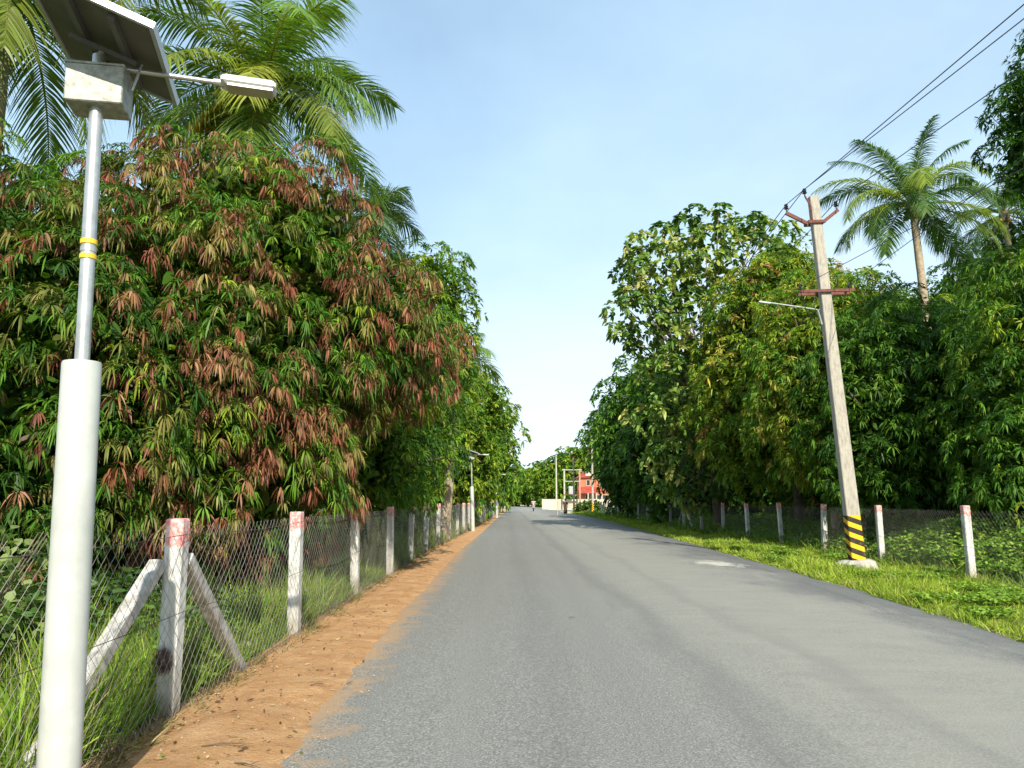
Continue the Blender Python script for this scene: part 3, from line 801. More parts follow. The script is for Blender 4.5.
def strand(parent, ys, xf, z, sag=.02, off=0, r=.0028, barb=True):
    g = MB(); pts = []
    for i in range(len(ys) - 1):
        for t in (0, .25, .5, .75):
            y = ys[i] + (ys[i + 1] - ys[i]) * t
            pts.append((float(interp(y, xf)) + off + random.uniform(-.004, .004), y, z - sag * 4 * t * (1 - t) + random.uniform(-.006, .006)))
    pts.append((float(interp(ys[-1], xf)) + off, ys[-1], z))
    g.tube(pts, r, 4)
    return g.build('strand_wire', M['strand'], parent)

lf = empty('chain_link_fence', (fx(5.93), 5.93, 0), 'long chain-link fence on whitewashed concrete posts with pink tops beside the sandy left verge', 'fence')
def rel(o, root): o.location = tuple(-q for q in root.location); return o
pm = post_mesh()
first = pm.build('post', M['post'], None)
lys = [2.3, 5.93, 9.35, 13.0, 16.7] + [16.7 + 3.7 * k for k in range(1, 27)]
k = 0
for y in lys:
    o = first if k == 0 else first.copy()
    if k: col.objects.link(o)
    o.parent = lf
    o.location = (fx(y) - lf.location.x + random.uniform(-.015, .015), y - lf.location.y, random.uniform(-.03, .01))
    o.rotation_euler = (random.uniform(-.03, .03), random.uniform(-.02, .02), random.uniform(-.1, .1) + (math.pi / 2) * (k % 4))
    k += 1
rel(link_mesh('wire_mesh', lf, 2.05, 112, FENCE, off=.074), lf)
for z in (1.35, .78, .1): rel(strand(lf, lys, FENCE, z, .03, .08), lf)
def brace(parent, x, ya, za, yb, lab=None):
    g = MB()
    a, b_ = Vector((x, ya, za)), Vector((x, yb, -.1)); d = (b_ - a); rot = d.to_track_quat('Z', 'X').to_matrix()
    g.cbox((a + b_) / 2, (.105, .105, d.length), .01, rot)
    o = g.build('brace', M['brace'], parent); 
    if lab: o['label'] = lab
    return o
rel(brace(lf, -2.6, 5.83, 1.13, 4.1), lf); rel(brace(lf, -2.48, 6.03, 1.16, 7.6), lf)

RF = [(0, 9.1), (15.2, 9.12), (20, 9.6), (28, 9.75), (60, 9.85), (75, 10.0), (90, 10.6)]
rf = empty('chain_link_fence', (9.12, 15.25, 0), 'long chain-link fence on whitewashed concrete posts with pink tops behind the right grass verge', 'fence')
rys = [7.5, 11.4, 15.25] + [19.75 + 3.75 * k for k in range(18)]
for y in rys:
    o = first.copy(); col.objects.link(o); o.parent = rf
    o.location = (float(interp(y, RF)) - rf.location.x + random.uniform(-.04, .04), y - rf.location.y, random.uniform(-.02, .03))
    o.rotation_euler = (random.uniform(-.03, .03), random.uniform(-.035, .035), random.uniform(-.15, .15) + (math.pi / 2) * random.randrange(4))
rel(link_mesh('wire_mesh', rf, 8.3, 81, RF, off=-.074), rf)
for z in (1.35, .7, .1): rel(strand(rf, rys, RF, z, .03, -.08), rf)
rel(brace(rf, 9.8, 42.1, 1.2, 40.1), rf); rel(brace(rf, 9.8, 42.4, 1.2, 44.2), rf)

# ------------------------------------------------------------------ solar street lamps
def solar_lamp(label, X, Y, group='solar street lamps'):
    root = empty('solar_street_lamp', (X, Y, 0), label, 'street lamp', group)
    g = MB(); g.tube([(0, 0, -.15), (0, 0, .9), (0, 0, 1.6), (0, 0, 2.288), (0, 0, 2.30), (0, 0, 2.302)], [.094, .094, .093, .092, .088, .05], 32); g.build('base_pipe', M['white_pipe'], root, True)
    g = MB(); g.tube([(0, 0, 2.2), (0, 0, 2.9), (0, 0, 4.0)], [.036, .0355, .033], 20)
    g.build('steel_pole', M['steel'], root, True)
    for z in (2.845, 2.925):
        g = MB(); g.lathe((0, 0, z), [(.036, 0), (.041, .003), (.041, .026), (.036, .029)], 20); g.build('reflective_band', M['yellow'], root, True)
    g = MB(); g.lathe((0, 0, 2.885), [(.036, 0), (.039, .002), (.039, .028), (.036, .03)], 20); g.build('clamp_collar', M['steel'], root, True)
    rot = Matrix.Rotation(R(12), 3, 'Z')
    bx = MB(); bx.cbox((0, .02, 3.80), (.285, .20, .215), .006, rot); bo = bx.build('battery_box', M['zinc'], root)
    g = MB(); g.box(Vector((0, .02, 3.91)), (.295, .21, .012), rot); g.build('lid', M['zinc'], bo)
    return root, rot

def panel(root, corners, th=.028):
    """flat module given by its centre, unit axes and size (root space)"""
    c, ax, ay, n, w, h = corners
    rot = Matrix((ax, ay, n)).transposed()
    g = MB(); g.box(c + n * .006, (w - .03, h - .03, .01), rot); p = g.build('solar_panel', M['cells'], root)
    g = MB(); g.box(c - n * .004, (w - .03, h - .03, .006), rot); g.build('backsheet', M['backsheet'], p)
    g = MB()
    for s in (-1, 1):
        g.box(c + ay * (s * (h / 2 - .0125)), (w, .025, .034), rot); g.box(c + ax * (s * (w / 2 - .0125)), (.025, h - .05, .034), rot)
    g.build('frame', M['frame'], p)
    g = MB(); g.box(c - n * .018 + ay * (h * .32) , (.11, .08, .022), rot); g.build('junction_box', M['black'], p)
    g = MB()
    for s in (-1, 1): g.box(c - n * .026 + ax * (s * w * .17), (.035, h * .86, .03), rot)
    g.box(c - n * .055, (w * .55, .04, .026), rot)
    g.build('support_rail', M['rail'], root)
    return rot

def lamp_head(root, base, az, el, Larm, Lh=.30):
    d = Vector((math.cos(el) * math.cos(az), math.cos(el) * math.sin(az), math.sin(el)))
    e = base + d * Larm
    g = MB(); g.tube([base, base + d * Larm * .5, e], [.014, .014, .013], 12); g.build('lamp_arm', M['steel'], root, True)
    rot = d.to_track_quat('X', 'Z').to_matrix()
    g = MB(); g.cbox(e + d * (Lh / 2) + Vector((0, 0, .008)), (Lh, .12, .055), .014, rot); hd = g.build('lamp_head', M['lamp_white'], root)
    g = MB(); g.box(e + d * (Lh / 2 + .01) + Vector((0, 0, -.024)), (Lh * .82, .10, .014), rot); g.build('lens', M['lens'], hd)
    g = MB(); g.tube([e - d * .04, e + d * .04], .021, 12); g.build('socket', M['steel'], hd, True)

LX, LY = -2.105, 3.85
PANEL = dict(c=(-2.188, 3.857, 4.085), yaw=16.7, pitch=2.7, roll=18.3, w=.65, h=.88)
root, rot = solar_lamp('nearest solar street lamp with white base pipe and silver battery box at the left edge', LX, LY)
def panel_axes(P):
    rt = Matrix.Rotation(R(P['yaw']), 3, 'Z') @ Matrix.Rotation(R(P['roll']), 3, 'Y') @ Matrix.Rotation(R(P['pitch']), 3, 'X')
    return rt.col[0].copy(), rt.col[1].copy(), rt.col[2].copy()
ax_, ay_, n_ = panel_axes(PANEL)
root.rotation_euler = (0, R(-1.7), 0)
_ri = root.rotation_euler.to_matrix().inverted()
cw = _ri @ (Vector(PANEL['c']) - Vector((LX, LY, 0))); ax_, ay_, n_ = _ri @ ax_, _ri @ ay_, _ri @ n_
panel(root, (cw, ax_, ay_, n_, PANEL['w'], PANEL['h']))
g = MB(); g.tube([(0, 0, 3.9), (0, 0, cw.z - .08), cw - n_ * .05], [.016, .016, .016], 10); g.tube([Vector((.16, .05, 3.82)), cw - n_ * .04 + ax_ * .2], .008, 6); g.build('panel_bracket', M['steel'], root, True)
hb = Vector((.02, .02, 3.95))
lamp_head(root, hb, R(15), R(-2), .60)
lamps = [(at(473, 532, 39.5)[0], 39.5, 'second solar street lamp standing where the left fence meets the tree shade'),
         (at(497, 518, 70)[0], 70, 'third solar street lamp, white pipe against the dark trees at left'),
         (at(503, 513, 98)[0], 98, 'fourth solar street lamp far down the left verge'), (at(505, 510.5, 122)[0], 122, 'farthest solar street lamp near the end of the left fence')]
for x, y, lab in lamps:
    o = copy_tree(root); o.location = (x, y, 0); o['label'] = lab

# ------------------------------------------------------------------ power poles and lines
def insulator(parent, p, s=1):
    g = MB(); g.lathe((p[0], p[1], p[2]), [(.015 * s, -.06), (.015 * s, 0), (.04 * s, .01), (.055 * s, .03), (.03 * s, .05), (.05 * s, .075), (.028 * s, .1), (.045 * s, .12), (.02 * s, .15)], 12)
    return g.build('insulator', M['porcelain'], parent, True)
base = at(858, 568, 18.5); top = at(813, 197, 18.5)
B0 = Vector((base[0], 18.5, 0)); T0 = Vector((top[0], 18.5, top[2]))
pole = empty('power_pole', B0, 'tall leaning concrete power pole with black and yellow striped foot on the right verge', 'power pole', 'power poles along the right side')
ax = (T0 - B0); H = ax.length; q = Vector((0, 0, 1)).rotation_difference(ax)
pole.rotation_euler = q.to_euler()
pinv = q.inverted()
g = MB(); n = 12
vs = []; fs = []
for i in range(n + 1):
    f = i / n; w, d = .17 - .055 * f, .125 - .03 * f; z = -.1 + (H + .1) * f; be = .015
    for x, y in ((-w + be, -d), (w - be, -d), (w, -d + be), (w, d - be), (w - be, d), (-w + be, d), (-w, d - be), (-w, -d + be)): vs.append((x, y, z))
for i in range(n):
    for k in range(8): j = (k + 1) % 8; fs.append((i * 8 + k, i * 8 + j, i * 8 + 8 + j, i * 8 + 8 + k))
fs.append(tuple(range(n * 8, n * 8 + 8))); g.add(vs, fs); g.build('shaft', M['pole'], pole)
def loc(px, py, Y=18.5): return pinv @ (Vector(at(px, py, Y)) - B0)
# plinth: a rough low concrete pad
g = MB(); ring = []
for k in range(18):
    a = 2 * math.pi * k / 18; r = .42 + .06 * math.sin(3 * a) + .04 * math.sin(7 * a); ring.append((r * math.cos(a), r * .8 * math.sin(a)))
vs = [(x * 1.2, y * 1.2, -.05) for x, y in ring] + [(x * 1.05, y, .13) for x, y in ring] + [(x * .7, y * .7, .2) for x, y in ring]
fs = [(r * 18 + k, r * 18 + (k + 1) % 18, (r + 1) * 18 + (k + 1) % 18, (r + 1) * 18 + k) for r in (0, 1) for k in range(18)] + [tuple(range(36, 54))]
g.add(vs, fs); g.build('concrete_foot', M['plinth'], pole, False)
# V crossarm
def bar(g, a, b_, w=.05, h=.075):
    d = b_ - a; rt = d.to_track_quat('X', 'Z').to_matrix(); g.box((a + b_) / 2, (d.length, w, h), rt)
a0, a1, a2, a3 = loc(786, 213), loc(806, 223.5), loc(823, 223), loc(838, 210)
g = MB()
for yy in (-.13, .13):
    o_ = Vector((0, yy, 0))
    bar(g, a1 + o_, a2 + o_ + Vector((.01, 0, 0)))
bar(g, a0, a1 + Vector((.03, -.0, 0)), .06, .085); bar(g, a3, a2 - Vector((.03, 0, 0)), .06, .085)
g.build('crossarm', M['rust'], pole)
ins = [a0 + Vector((.02, 0, .09)), loc(806, 200) + Vector((-.06, -.1, .12)), a3 + Vector((-.04, 0, .09))]
for p_ in ins: insulator(pole, p_, 1.15)
g = MB(); g.tube([ins[1] - Vector((0, 0, .06)), loc(809, 208) + Vector((-.02, -.15, 0)), loc(811, 222) + Vector((-.03, -.15, 0))], [.022, .022, .022], 6); g.build('top_bracket', M['rust'], pole)
b0, b1 = loc(798, 293), loc(852, 291.5)
g = MB(); bar(g, b0 + Vector((0, -.16, 0)), b1 + Vector((0, -.16, 0)), .05, .07); bar(g, b0 + Vector((0, .16, 0)), b1 + Vector((0, .16, 0)), .05, .07); g.build('lower_crossarm', M['rust'], pole)
for f in (.05, .95):
    p_ = b0 * (1 - f) + b1 * f + Vector((0, 0, .08)); insulator(pole, p_, .7)
g = MB(); c0, c1, c2 = loc(820, 326) , loc(815, 311), loc(767, 304.5)
g.tube([c0 + Vector((-.02, -.17, 0)), c1 + Vector((.0, -.17, -.02)), c1 + Vector((-.06, -.17, .0)), c2 + Vector((0, -.17, 0))], [.022, .022, .022, .02], 8)
g.build('lamp_arm', M['steel'], pole, True)
g = MB(); d = (c2 - c1).normalized(); g.cbox(c2 + Vector((-.12, -.17, .01)), (.30, .09, .05), .012, d.to_track_quat('X', 'Z').to_matrix()); g.build('street_light', M['greybox'], pole)
g = MB(); g.tube([loc(798, 294) + Vector((0, -.17, 0)), loc(803, 312) + Vector((0, -.2, 0)), loc(818, 333) + Vector((0, -.16, 0))], .009, 5); g.tube([loc(812, 295) + Vector((0, -.17, 0)), loc(811, 308) + Vector((0, -.2, 0)), loc(817, 322) + Vector((0, -.16, 0))], .007, 5); g.build('cable', M['black'], pole)

def far_pole(label, px, pyb, pyt, Y, w=.13, arm=True, stripes=True):
    x = at(px, pyb, Y)[0]; H = at(px, pyt, Y)[2]
    r = empty('power_pole', (x, Y, 0), label, 'power pole', 'power poles along the right side')
    g = MB(); g.box((0, 0, H / 2 - .05), (w * 2, w * 1.7, H + .1), None, .65); g.build('shaft', M['pole'] if stripes else M['plinth'], r)
    if arm:
        g = MB(); bar(g, Vector((-.62, 0, H - .35)), Vector((-.1, 0, H - .6))); bar(g, Vector((.62, 0, H - .35)), Vector((.1, 0, H - .6))); g.box((0, -.16, H - .6), (.3, .06, .08)); g.box((0, -.19, H - 2.6), (1.2, .06, .09)); g.build('crossarm', M['rust'], r)
        for xx, zz in ((-.6, H - .28), (0, H + .06), (.6, H - .28)): insulator(r, (xx, 0, zz), 1.3)
    return r, x, H
fp, fpx, fpH = far_pole('power pole with striped foot where the right fence ends', 593, 513, 433, 97)
far_pole('power pole with striped foot in front of the cream wall', 574, 511.5, 457, 112)
far_pole('thin pale pole rising from behind the cream wall', 556.5, 499, 457, 150, .16, False, False)
# twin-pole transformer stand
tx0, tx1 = at(564.5, 500, 132)[0], at(580, 500, 132)[0]
r = empty('transformer_stand', ((tx0 + tx1) / 2, 132, 0), 'twin pole transformer stand with grey box behind the cream wall', 'transformer')
hw = (tx1 - tx0) / 2; zt = at(570, 469, 132)[2]
g = MB(); g.box((-hw, 0, zt / 2), (.26, .26, zt)); g.build('post', M['plinth'], r)
g = MB(); g.box((hw, 0, zt / 2), (.26, .26, zt)); g.build('post', M['brownpost'], r)
g = MB(); g.box((0, -.16, zt - .15), (2 * hw + .8, .08, .14)); g.box((0, -.16, zt - 2.1), (2 * hw + .3, .08, .12)); g.build('crossarm', M['plinth'], r)
g = MB(); g.cbox((-.1, 0, 3.3), (1.0, .8, 1.35), .06)
for k in range(6): g.box((-.5 + .16 * k, -.46, 3.3), (.04, .12, 1.0))
g.build('transformer_box', M['greybox'], r)
for k in (-1, 0, 1): insulator(r, (-.1 + .28 * k, 0, 4.05), 1.6)
g = MB(); g.box((-.1, 0, 2.55), (2 * hw, .5, .1)); g.build('platform', M['rust'], r)

def line(label, pts, sag, r=.011, group='overhead power lines'):
    g = MB(); allp = []
    for i in range(len(pts) - 1):
        a, b_ = Vector(pts[i]), Vector(pts[i + 1])
        for k in range(17 if i == len(pts) - 2 else 16):
            t = k / 16; p_ = a.lerp(b_, t); p_.z -= sag[i] * 4 * t * (1 - t); allp.append(p_)
    g.tube(allp, r, 5)
    return tag(g.build('power_line', M['wire']), label, 'cable', group)
def pw(v): return B0 + q @ v
tops = [pw(p_) + Vector((0, 0, .13)) for p_ in ins]
far = [Vector((fpx + dx, 97, fpH + dz)) for dx, dz in ((-.6, -.1), (0, .25), (.6, -.1))]
def beyond(a, px, py, k=4.2):                 # continue the wire towards the next pole behind the camera
    best = None
    for i in range(400):
        Y = 8 + i * .02; p_ = Vector(at(px, py, Y))
        e = abs(p_.z - (a.z - .12))
        if best is None or e < best[0]: best = (e, p_)
    d = best[1] - a; d = d / abs(d.y)
    e = a + d * 34; e.z = a.z
    return e
ends = [beyond(tops[0], 1024, 8), beyond(tops[1], 1024, 22), beyond(tops[2], 1024, 72)]
labs = ['left overhead wire reaching the tip of the left arm of the leaning power pole', 'middle overhead wire resting on the peak of the leaning power pole', 'right overhead wire reaching the right arm of the leaning power pole']
for t_, f_, e_, lab in zip(tops, far, ends, labs): line(lab, [e_, t_, f_], (.1, 1.1))
for i, (f, lab) in enumerate(((.95, 'lower thin wire leaving the right end of the lower crossarm'), (.05, 'lower thin wire leaving the left end of the lower crossarm'))):
    s = pw(b0 * (1 - f) + b1 * f + Vector((0, 0, .15)))
    e = beyond(s, 1024, 162 + i * 10)
    line(lab, [e, s, Vector((fpx + (.5 if i == 0 else -.5), 97, fpH - 2.5))], (.08, .9), .008)
# ------------------------------------------------------------------ far wall, houses
xw0, xw1 = at(543, 500, 134)[0], at(612, 500, 134)[0]
r = empty('compound_wall', ((xw0 + xw1) / 2, 134, 0), 'long low cream compound wall at the far bend of the road', 'wall')
g = MB(); L = xw1 - xw0; g.box((0, 0, .85), (L, .22, 1.7)); 
for k in range(int(L / 3) + 1): g.box((-L / 2 + k * 3, -.02, .9), (.34, .34, 1.84))
g.build('wall', M['cream'], r)
g = MB(); g.box((0, 0, 1.75), (L, .32, .1)); g.build('coping', M['cream'], r)

def px_x(px, Y): return at(px, 500, Y)[0]
def pz(py, Y): return at(550, py, Y)[2]
Y = 150; xa, xb = px_x(581, Y), px_x(612, Y); cx = (xa + xb) / 2; W = xb - xa
h = empty('house', (cx, Y, 0), 'orange red house with a cream gable and red awning beyond the cream wall', 'house')
g = MB(); g.box((0, 4, 3.0), (W, 8, 6.0)); g.build('wall', M['redwall'], h)
gx0, gx1 = px_x(585.5, Y) - cx, px_x(595.5, Y) - cx; gm = (gx0 + gx1) / 2 - .4
g = MB(); z0, z1 = pz(476, Y), pz(461, Y)
g.add([(gx0, -.3, z0), (gx1, -.3, z0), (gm, -.3, z1), (gx0, 1.2, z0), (gx1, 1.2, z0), (gm, 1.2, z1)], [(0, 1, 2), (5, 4, 3), (0, 3, 4, 1), (1, 4, 5, 2), (2, 5, 3, 0)])
g.build('gable', M['cream'], h)
g = MB(); g.add([(-W / 2 - .5, -.6, 6.0), (W / 2 + .5, -.6, 6.0), (W / 2 + .5, 8.6, 6.0), (-W / 2 - .5, 8.6, 6.0), (-W / 2 + 2.0, 4, 8.2), (W / 2 - 2.0, 4, 8.2)], [(0, 1, 5, 4), (1, 2, 5), (2, 3, 4, 5), (3, 0, 4), (3, 2, 1, 0)]); g.build('roof', M['redroof'], h)
g = MB(); g.add([(-W / 2 - .6, -2.0, 3.1), (0.2, -2.0, 3.1), (0.2, -.02, 4.2), (-W / 2 - .6, -.02, 4.2), (-W / 2 - .6, -2.0, 2.95), (0.2, -2.0, 2.95), (0.2, -.02, 4.05), (-W / 2 - .6, -.02, 4.05)], [(0, 1, 2, 3), (7, 6, 5, 4), (0, 4, 5, 1), (1, 5, 6, 2), (3, 7, 4, 0)]); g.build('awning', M['redroof'], h)
for k in range(3):
    g = MB(); g.tube([(-W / 2 - .4 + k * 1.6, -1.9, 0), (-W / 2 - .4 + k * 1.6, -1.9, 3.0)], .14, 10); g.build('column', M['cream'], h)
for xx, zz, ww, hh in ((-W * .28, 1.5, 1.0, 2.6), (W * .05, 1.9, 1.3, 1.5), (W * .3, 1.9, 1.3, 1.5), (gm, 5.0, .7, 1.1), (W * .2, 4.9, 1.0, 1.1)):
    g = MB(); g.box((xx, -.02, zz), (ww, .12, hh)); wd = g.build('window', M['window'], h)
    g = MB()
    for s in (-1, 1): g.box((xx + s * ww / 2, -.06, zz), (.1, .12, hh + .1))
    g.box((xx, -.06, zz + hh / 2), (ww, .12, .1)); g.box((xx, -.06, zz - hh / 2), (ww, .12, .1)); g.build('frame', M['cream'], wd)
Y = 186; xa, xb = px_x(562, Y), px_x(592, Y); cx = (xa + xb) / 2; W = xb - xa
h = empty('hall', (cx, Y, 0), 'tall hall with a slanting red roof behind the distant trees', 'building')
zl, zr = pz(461, Y), pz(447, Y)
g = MB(); g.add([(-W / 2, 0, 0), (W / 2, 0, 0), (W / 2, 0, zr - .8), (-W / 2, 0, zl - .8), (-W / 2, 12, 0), (W / 2, 12, 0), (W / 2, 12, zr - .8), (-W / 2, 12, zl - .8)], [(0, 1, 2, 3), (7, 6, 5, 4), (1, 5, 6, 2), (4, 0, 3, 7), (3, 2, 6, 7)]); g.build('wall', M['redwall'], h)
g = MB(); g.add([(-W / 2 - .6, -.8, zl - .6), (W / 2 + .6, -.8, zr - .6), (W / 2 + .6, 12.8, zr - .6), (-W / 2 - .6, 12.8, zl - .6), (-W / 2 - .6, -.8, zl), (W / 2 + .6, -.8, zr), (W / 2 + .6, 12.8, zr + 1), (-W / 2 - .6, 12.8, zl + 1)], [(3, 2, 1, 0), (4, 5, 6, 7), (0, 1, 5, 4), (1, 2, 6, 5), (2, 3, 7, 6), (3, 0, 4, 7)]); g.build('roof', M['redroof'], h)
g = MB()
for k in range(4): g.box((-W / 2 + 1.2 + k * W / 4.2, -.05, 4.5), (1.0, .12, 1.6))
g.build('window', M['window'], h)

# ------------------------------------------------------------------ people and scooter, small in the distance
def skin_mesh(name, J, E, rad, mat, parent, sub=2):
    me = bpy.data.meshes.new(name); me.from_pydata(J, E, []); me.update()
    o = bpy.data.objects.new(name, me); col.objects.link(o)
    md = o.modifiers.new('Skin', 'SKIN')
    if not me.skin_vertices: pass
    for i, v in enumerate(me.skin_vertices[0].data if len(me.skin_vertices) else []):
        v.radius = rad[i] if hasattr(rad[i], '__len__') else (rad[i], rad[i]); v.use_root = (i == 0)
    s = o.modifiers.new('Sub', 'SUBSURF'); s.levels = sub; s.render_levels = sub
    md.use_smooth_shade = True
    o.data.materials.append(mat)
    o.parent = parent
    return o
def ensure_skin(me):
    if not len(me.skin_vertices): me.attributes.new
def figure(label, loc_, rz, joints, edges, rads, clothes, hair=True, cat='person'):
    root = empty('person', loc_, label, cat); root.rotation_euler = (0, 0, rz)
    import bmesh
    def mk(name, J, E, rad, mat):
        bm = bmesh.new(); L = bm.verts.layers.skin.verify()
        vs = [bm.verts.new(j) for j in J]
        for i, v in enumerate(vs):
            r_ = rad[i]; v[L].radius = r_ if hasattr(r_, '__len__') else (r_, r_); v[L].use_root = (i == 0)
        for a, b_ in E: bm.edges.new((vs[a], vs[b_]))
        me = bpy.data.meshes.new(name); bm.to_mesh(me); bm.free()
        o = bpy.data.objects.new(name, me); col.objects.link(o)
        md = o.modifiers.new('Skin', 'SKIN'); md.use_smooth_shade = True
        s = o.modifiers.new('Sub', 'SUBSURF'); s.levels = 2; s.render_levels = 2
        dg = bpy.context.evaluated_depsgraph_get()
        me2 = bpy.data.meshes.new_from_object(o.evaluated_get(dg)); me2.name = name
        o.modifiers.clear(); o.data = me2; me2.materials.clear(); me2.materials.append(mat); o.parent = root
        return o
    mk('body', joints, edges, rads, M['skin'])
    for nm, J, E, rad, mat in clothes: mk(nm, J, E, rad, mat)
    return root, mk
# hands: five short bent fingers branching from each palm
def hand(J, E, Rd, w, d, s=1):
    d = Vector(d).normalized(); p0 = Vector(J[w]); pal = p0 + d * .08
    J.append(tuple(pal)); E.append((w, len(J) - 1)); Rd.append((.032, .016)); pi_ = len(J) - 1
    up_ = Vector((0, 1, 0)) if abs(d.y) < .7 else Vector((1, 0, 0))
    for k, ln in enumerate((.05, .075, .082, .075, .06)):
        off_ = up_ * (.03 * (k - 2)); a = pal + off_ + d * (.0 if k == 0 else .03) ; b_ = a + d * ln * .5 + off_ * (.8 if k == 0 else .1); c_ = b_ + d * ln * .4 + Vector((0, 0, -.01))
        i0 = len(J); J += [tuple(a + d * .01), tuple(b_), tuple(c_)]; Rd += [.010, .009, .007]; E += [(pi_, i0), (i0, i0 + 1), (i0 + 1, i0 + 2)]
# standing person in brown
J = [(0, 0, .92), (0, 0, 1.12), (0, 0, 1.34), (0, 0, 1.46), (0, -.01, 1.56), (0, 0, 1.66),
     (.1, 0, .86), (.11, .0, .48), (.11, .02, .09), (.11, -.13, .03), (-.1, 0, .86), (-.11, 0, .48), (-.11, .02, .09), (-.11, -.13, .03),
     (.18, 0, 1.36), (.25, .02, 1.10), (.22, -.06, .88), (-.18, 0, 1.36), (-.27, .02, 1.10), (-.24, -.06, .88)]
E = [(0, 1), (1, 2), (2, 3), (3, 4), (4, 5), (0, 6), (6, 7), (7, 8), (8, 9), (0, 10), (10, 11), (11, 12), (12, 13), (2, 14), (14, 15), (15, 16), (2, 17), (17, 18), (18, 19)]
Rd = [.13, .12, .13, .05, .085, .075, .085, .06, .04, .035, .085, .06, .04, .035, .06, .042, .028, .06, .042, .028]
hand(J, E, Rd, 16, (0, -.2, -1)); hand(J, E, Rd, 19, (0, -.2, -1))
robe = ('dress', [(0, 0, 1.40), (0, 0, 1.2), (0, 0, .95), (0, 0, .6), (0, 0, .12), (.19, 0, 1.35), (.26, .02, 1.08), (-.19, 0, 1.35), (-.28, .02, 1.08)],
        [(0, 1), (1, 2), (2, 3), (3, 4), (0, 5), (5, 6), (0, 7), (7, 8)], [.15, .17, .18, .21, .24, .08, .065, .08, .065], M['cloth_brown'])
pr, mk = figure('person in a dark brown dress standing at the right edge of the road', at(565.5, 514.5, 84)[:2] + (.03,), R(160), J, E, Rd, [robe])
def head_bits(root, c, mat=None):
    g = MB(); x, y, z = c
    g.lathe((x, y + .02, z - .06), [(.02, 0), (.1, .03), (.108, .1), (.085, .17), (.02, .2)], 14); g.build('hair', M['hair'], root, True)
    g = MB()
    for s in (-1, 1): g.tube([(x + s * .035, y - .085, z + .0), (x + s * .035, y - .098, z)], .012, 8)
    g.build('eyes', M['black'], root)
    g = MB(); g.tube([(x, y - .08, z + .01), (x, y - .115, z - .035)], [.01, .017], 6); g.tube([(x - .025, y - .088, z - .065), (x + .025, y - .088, z - .065)], .007, 6)
    for s in (-1, 1): g.tube([(x + s * .09, y, z + .02), (x + s * .1, y + .01, z - .03)], .017, 6)
    g.build('face_features', M['skin'], root)
head_bits(pr, (0, 0, 1.62))
# scooter and rider coming down the road
sx, sy = at(533.5, 511, 108)[:2]
s = empty('motor_scooter', (sx, sy, .06), 'small dark motor scooter riding towards the camera far down the road', 'scooter')
def wheel(y):
    g = MB(); pts = [(0, y + .22 * math.cos(a), .26 + .22 * math.sin(a)) for a in np.linspace(0, 2 * math.pi, 25)]
    g.tube(pts, .045, 8, False); w = g.build('wheel', M['rubber'], s, True)
    g = MB(); g.tube([(-.03, y, .26), (.03, y, .26)], .12, 16); g.build('rim', M['steel'], w)
wheel(-.62); wheel(.62)
g = MB(); g.cbox((0, .45, .62), (.3, .75, .3), .06); g.cbox((0, -.05, .34), (.3, .5, .1), .03); g.cbox((0, -.42, .68), (.36, .1, .62), .04, Matrix.Rotation(R(-12), 3, 'X')); g.cbox((0, -.62, .5), (.13, .34, .06), .02); g.build('body', M['scooter'], s)
g = MB(); g.cbox((0, .4, .81), (.27, .75, .09), .03); g.build('seat', M['black'], s)
g = MB(); g.tube([(-.33, -.38, 1.08), (-.15, -.45, 1.05), (.15, -.45, 1.05), (.33, -.38, 1.08)], .017, 8); g.tube([(0, -.62, .3), (0, -.45, 1.05)], .025, 8); g.build('handlebar', M['steel'], s)
g = MB(); g.lathe((0, 0, 0), [(.07, 0), (.075, .03), (.02, .05)], 14); hl = g.build('headlight', M['lamp_white'], s); hl.location = (0, -.5, .92); hl.rotation_euler = (R(90), 0, 0)
for xx in (-1, 1):
    g = MB(); g.tube([(xx * .22, -.42, 1.08), (xx * .32, -.44, 1.3)], .007, 6); g.box((xx * .34, -.44, 1.33), (.1, .02, .06)); g.build('mirror', M['black'], s)
J = [(0, .3, .92), (0, .28, 1.12), (0, .25, 1.34), (0, .23, 1.46), (0, .21, 1.56), (0, .21, 1.66),
     (.11, .22, .9), (.16, -.16, .86), (.13, -.1, .46), (.13, -.22, .42), (-.11, .22, .9), (-.16, -.16, .86), (-.13, -.1, .46), (-.13, -.22, .42),
     (.19, .23, 1.36), (.30, .02, 1.2), (.31, -.26, 1.12), (-.19, .23, 1.36), (-.30, .02, 1.2), (-.31, -.26, 1.12)]
Rd = [.13, .12, .13, .05, .085, .075, .085, .06, .04, .035, .085, .06, .04, .035, .06, .042, .028, .06, .042, .028]
hand(J, E[:19], Rd, 16, (0, -1, -.2)) if False else None
E2 = list(E[:19]); hand(J, E2, Rd, 16, (0, -1, -.3)); hand(J, E2, Rd, 19, (0, -1, -.3))
shirt = ('shirt', [(0, .27, 1.38), (0, .28, 1.15), (0, .3, .95), (.2, .23, 1.36), (.29, .06, 1.23), (-.2, .23, 1.36), (-.29, .06, 1.23)], [(0, 1), (1, 2), (0, 3), (3, 4), (0, 5), (5, 6)], [.15, .15, .15, .08, .06, .08, .06], M['cloth_pink'])
trs = ('trousers', [(0, .3, .93), (.11, .22, .9), (.16, -.16, .86), (.13, -.1, .5), (-.11, .22, .9), (-.16, -.16, .86), (-.13, -.1, .5)], [(0, 1), (1, 2), (2, 3), (0, 4), (4, 5), (5, 6)], [.15, .105, .08, .06, .105, .08, .06], M['cloth_dark'])
pr2, mk = figure('rider in a pale pink shirt sitting on the distant motor scooter', (sx, sy, .06), 0, J, E2, Rd, [shirt, trs])
head_bits(pr2, (0, .21, 1.62))
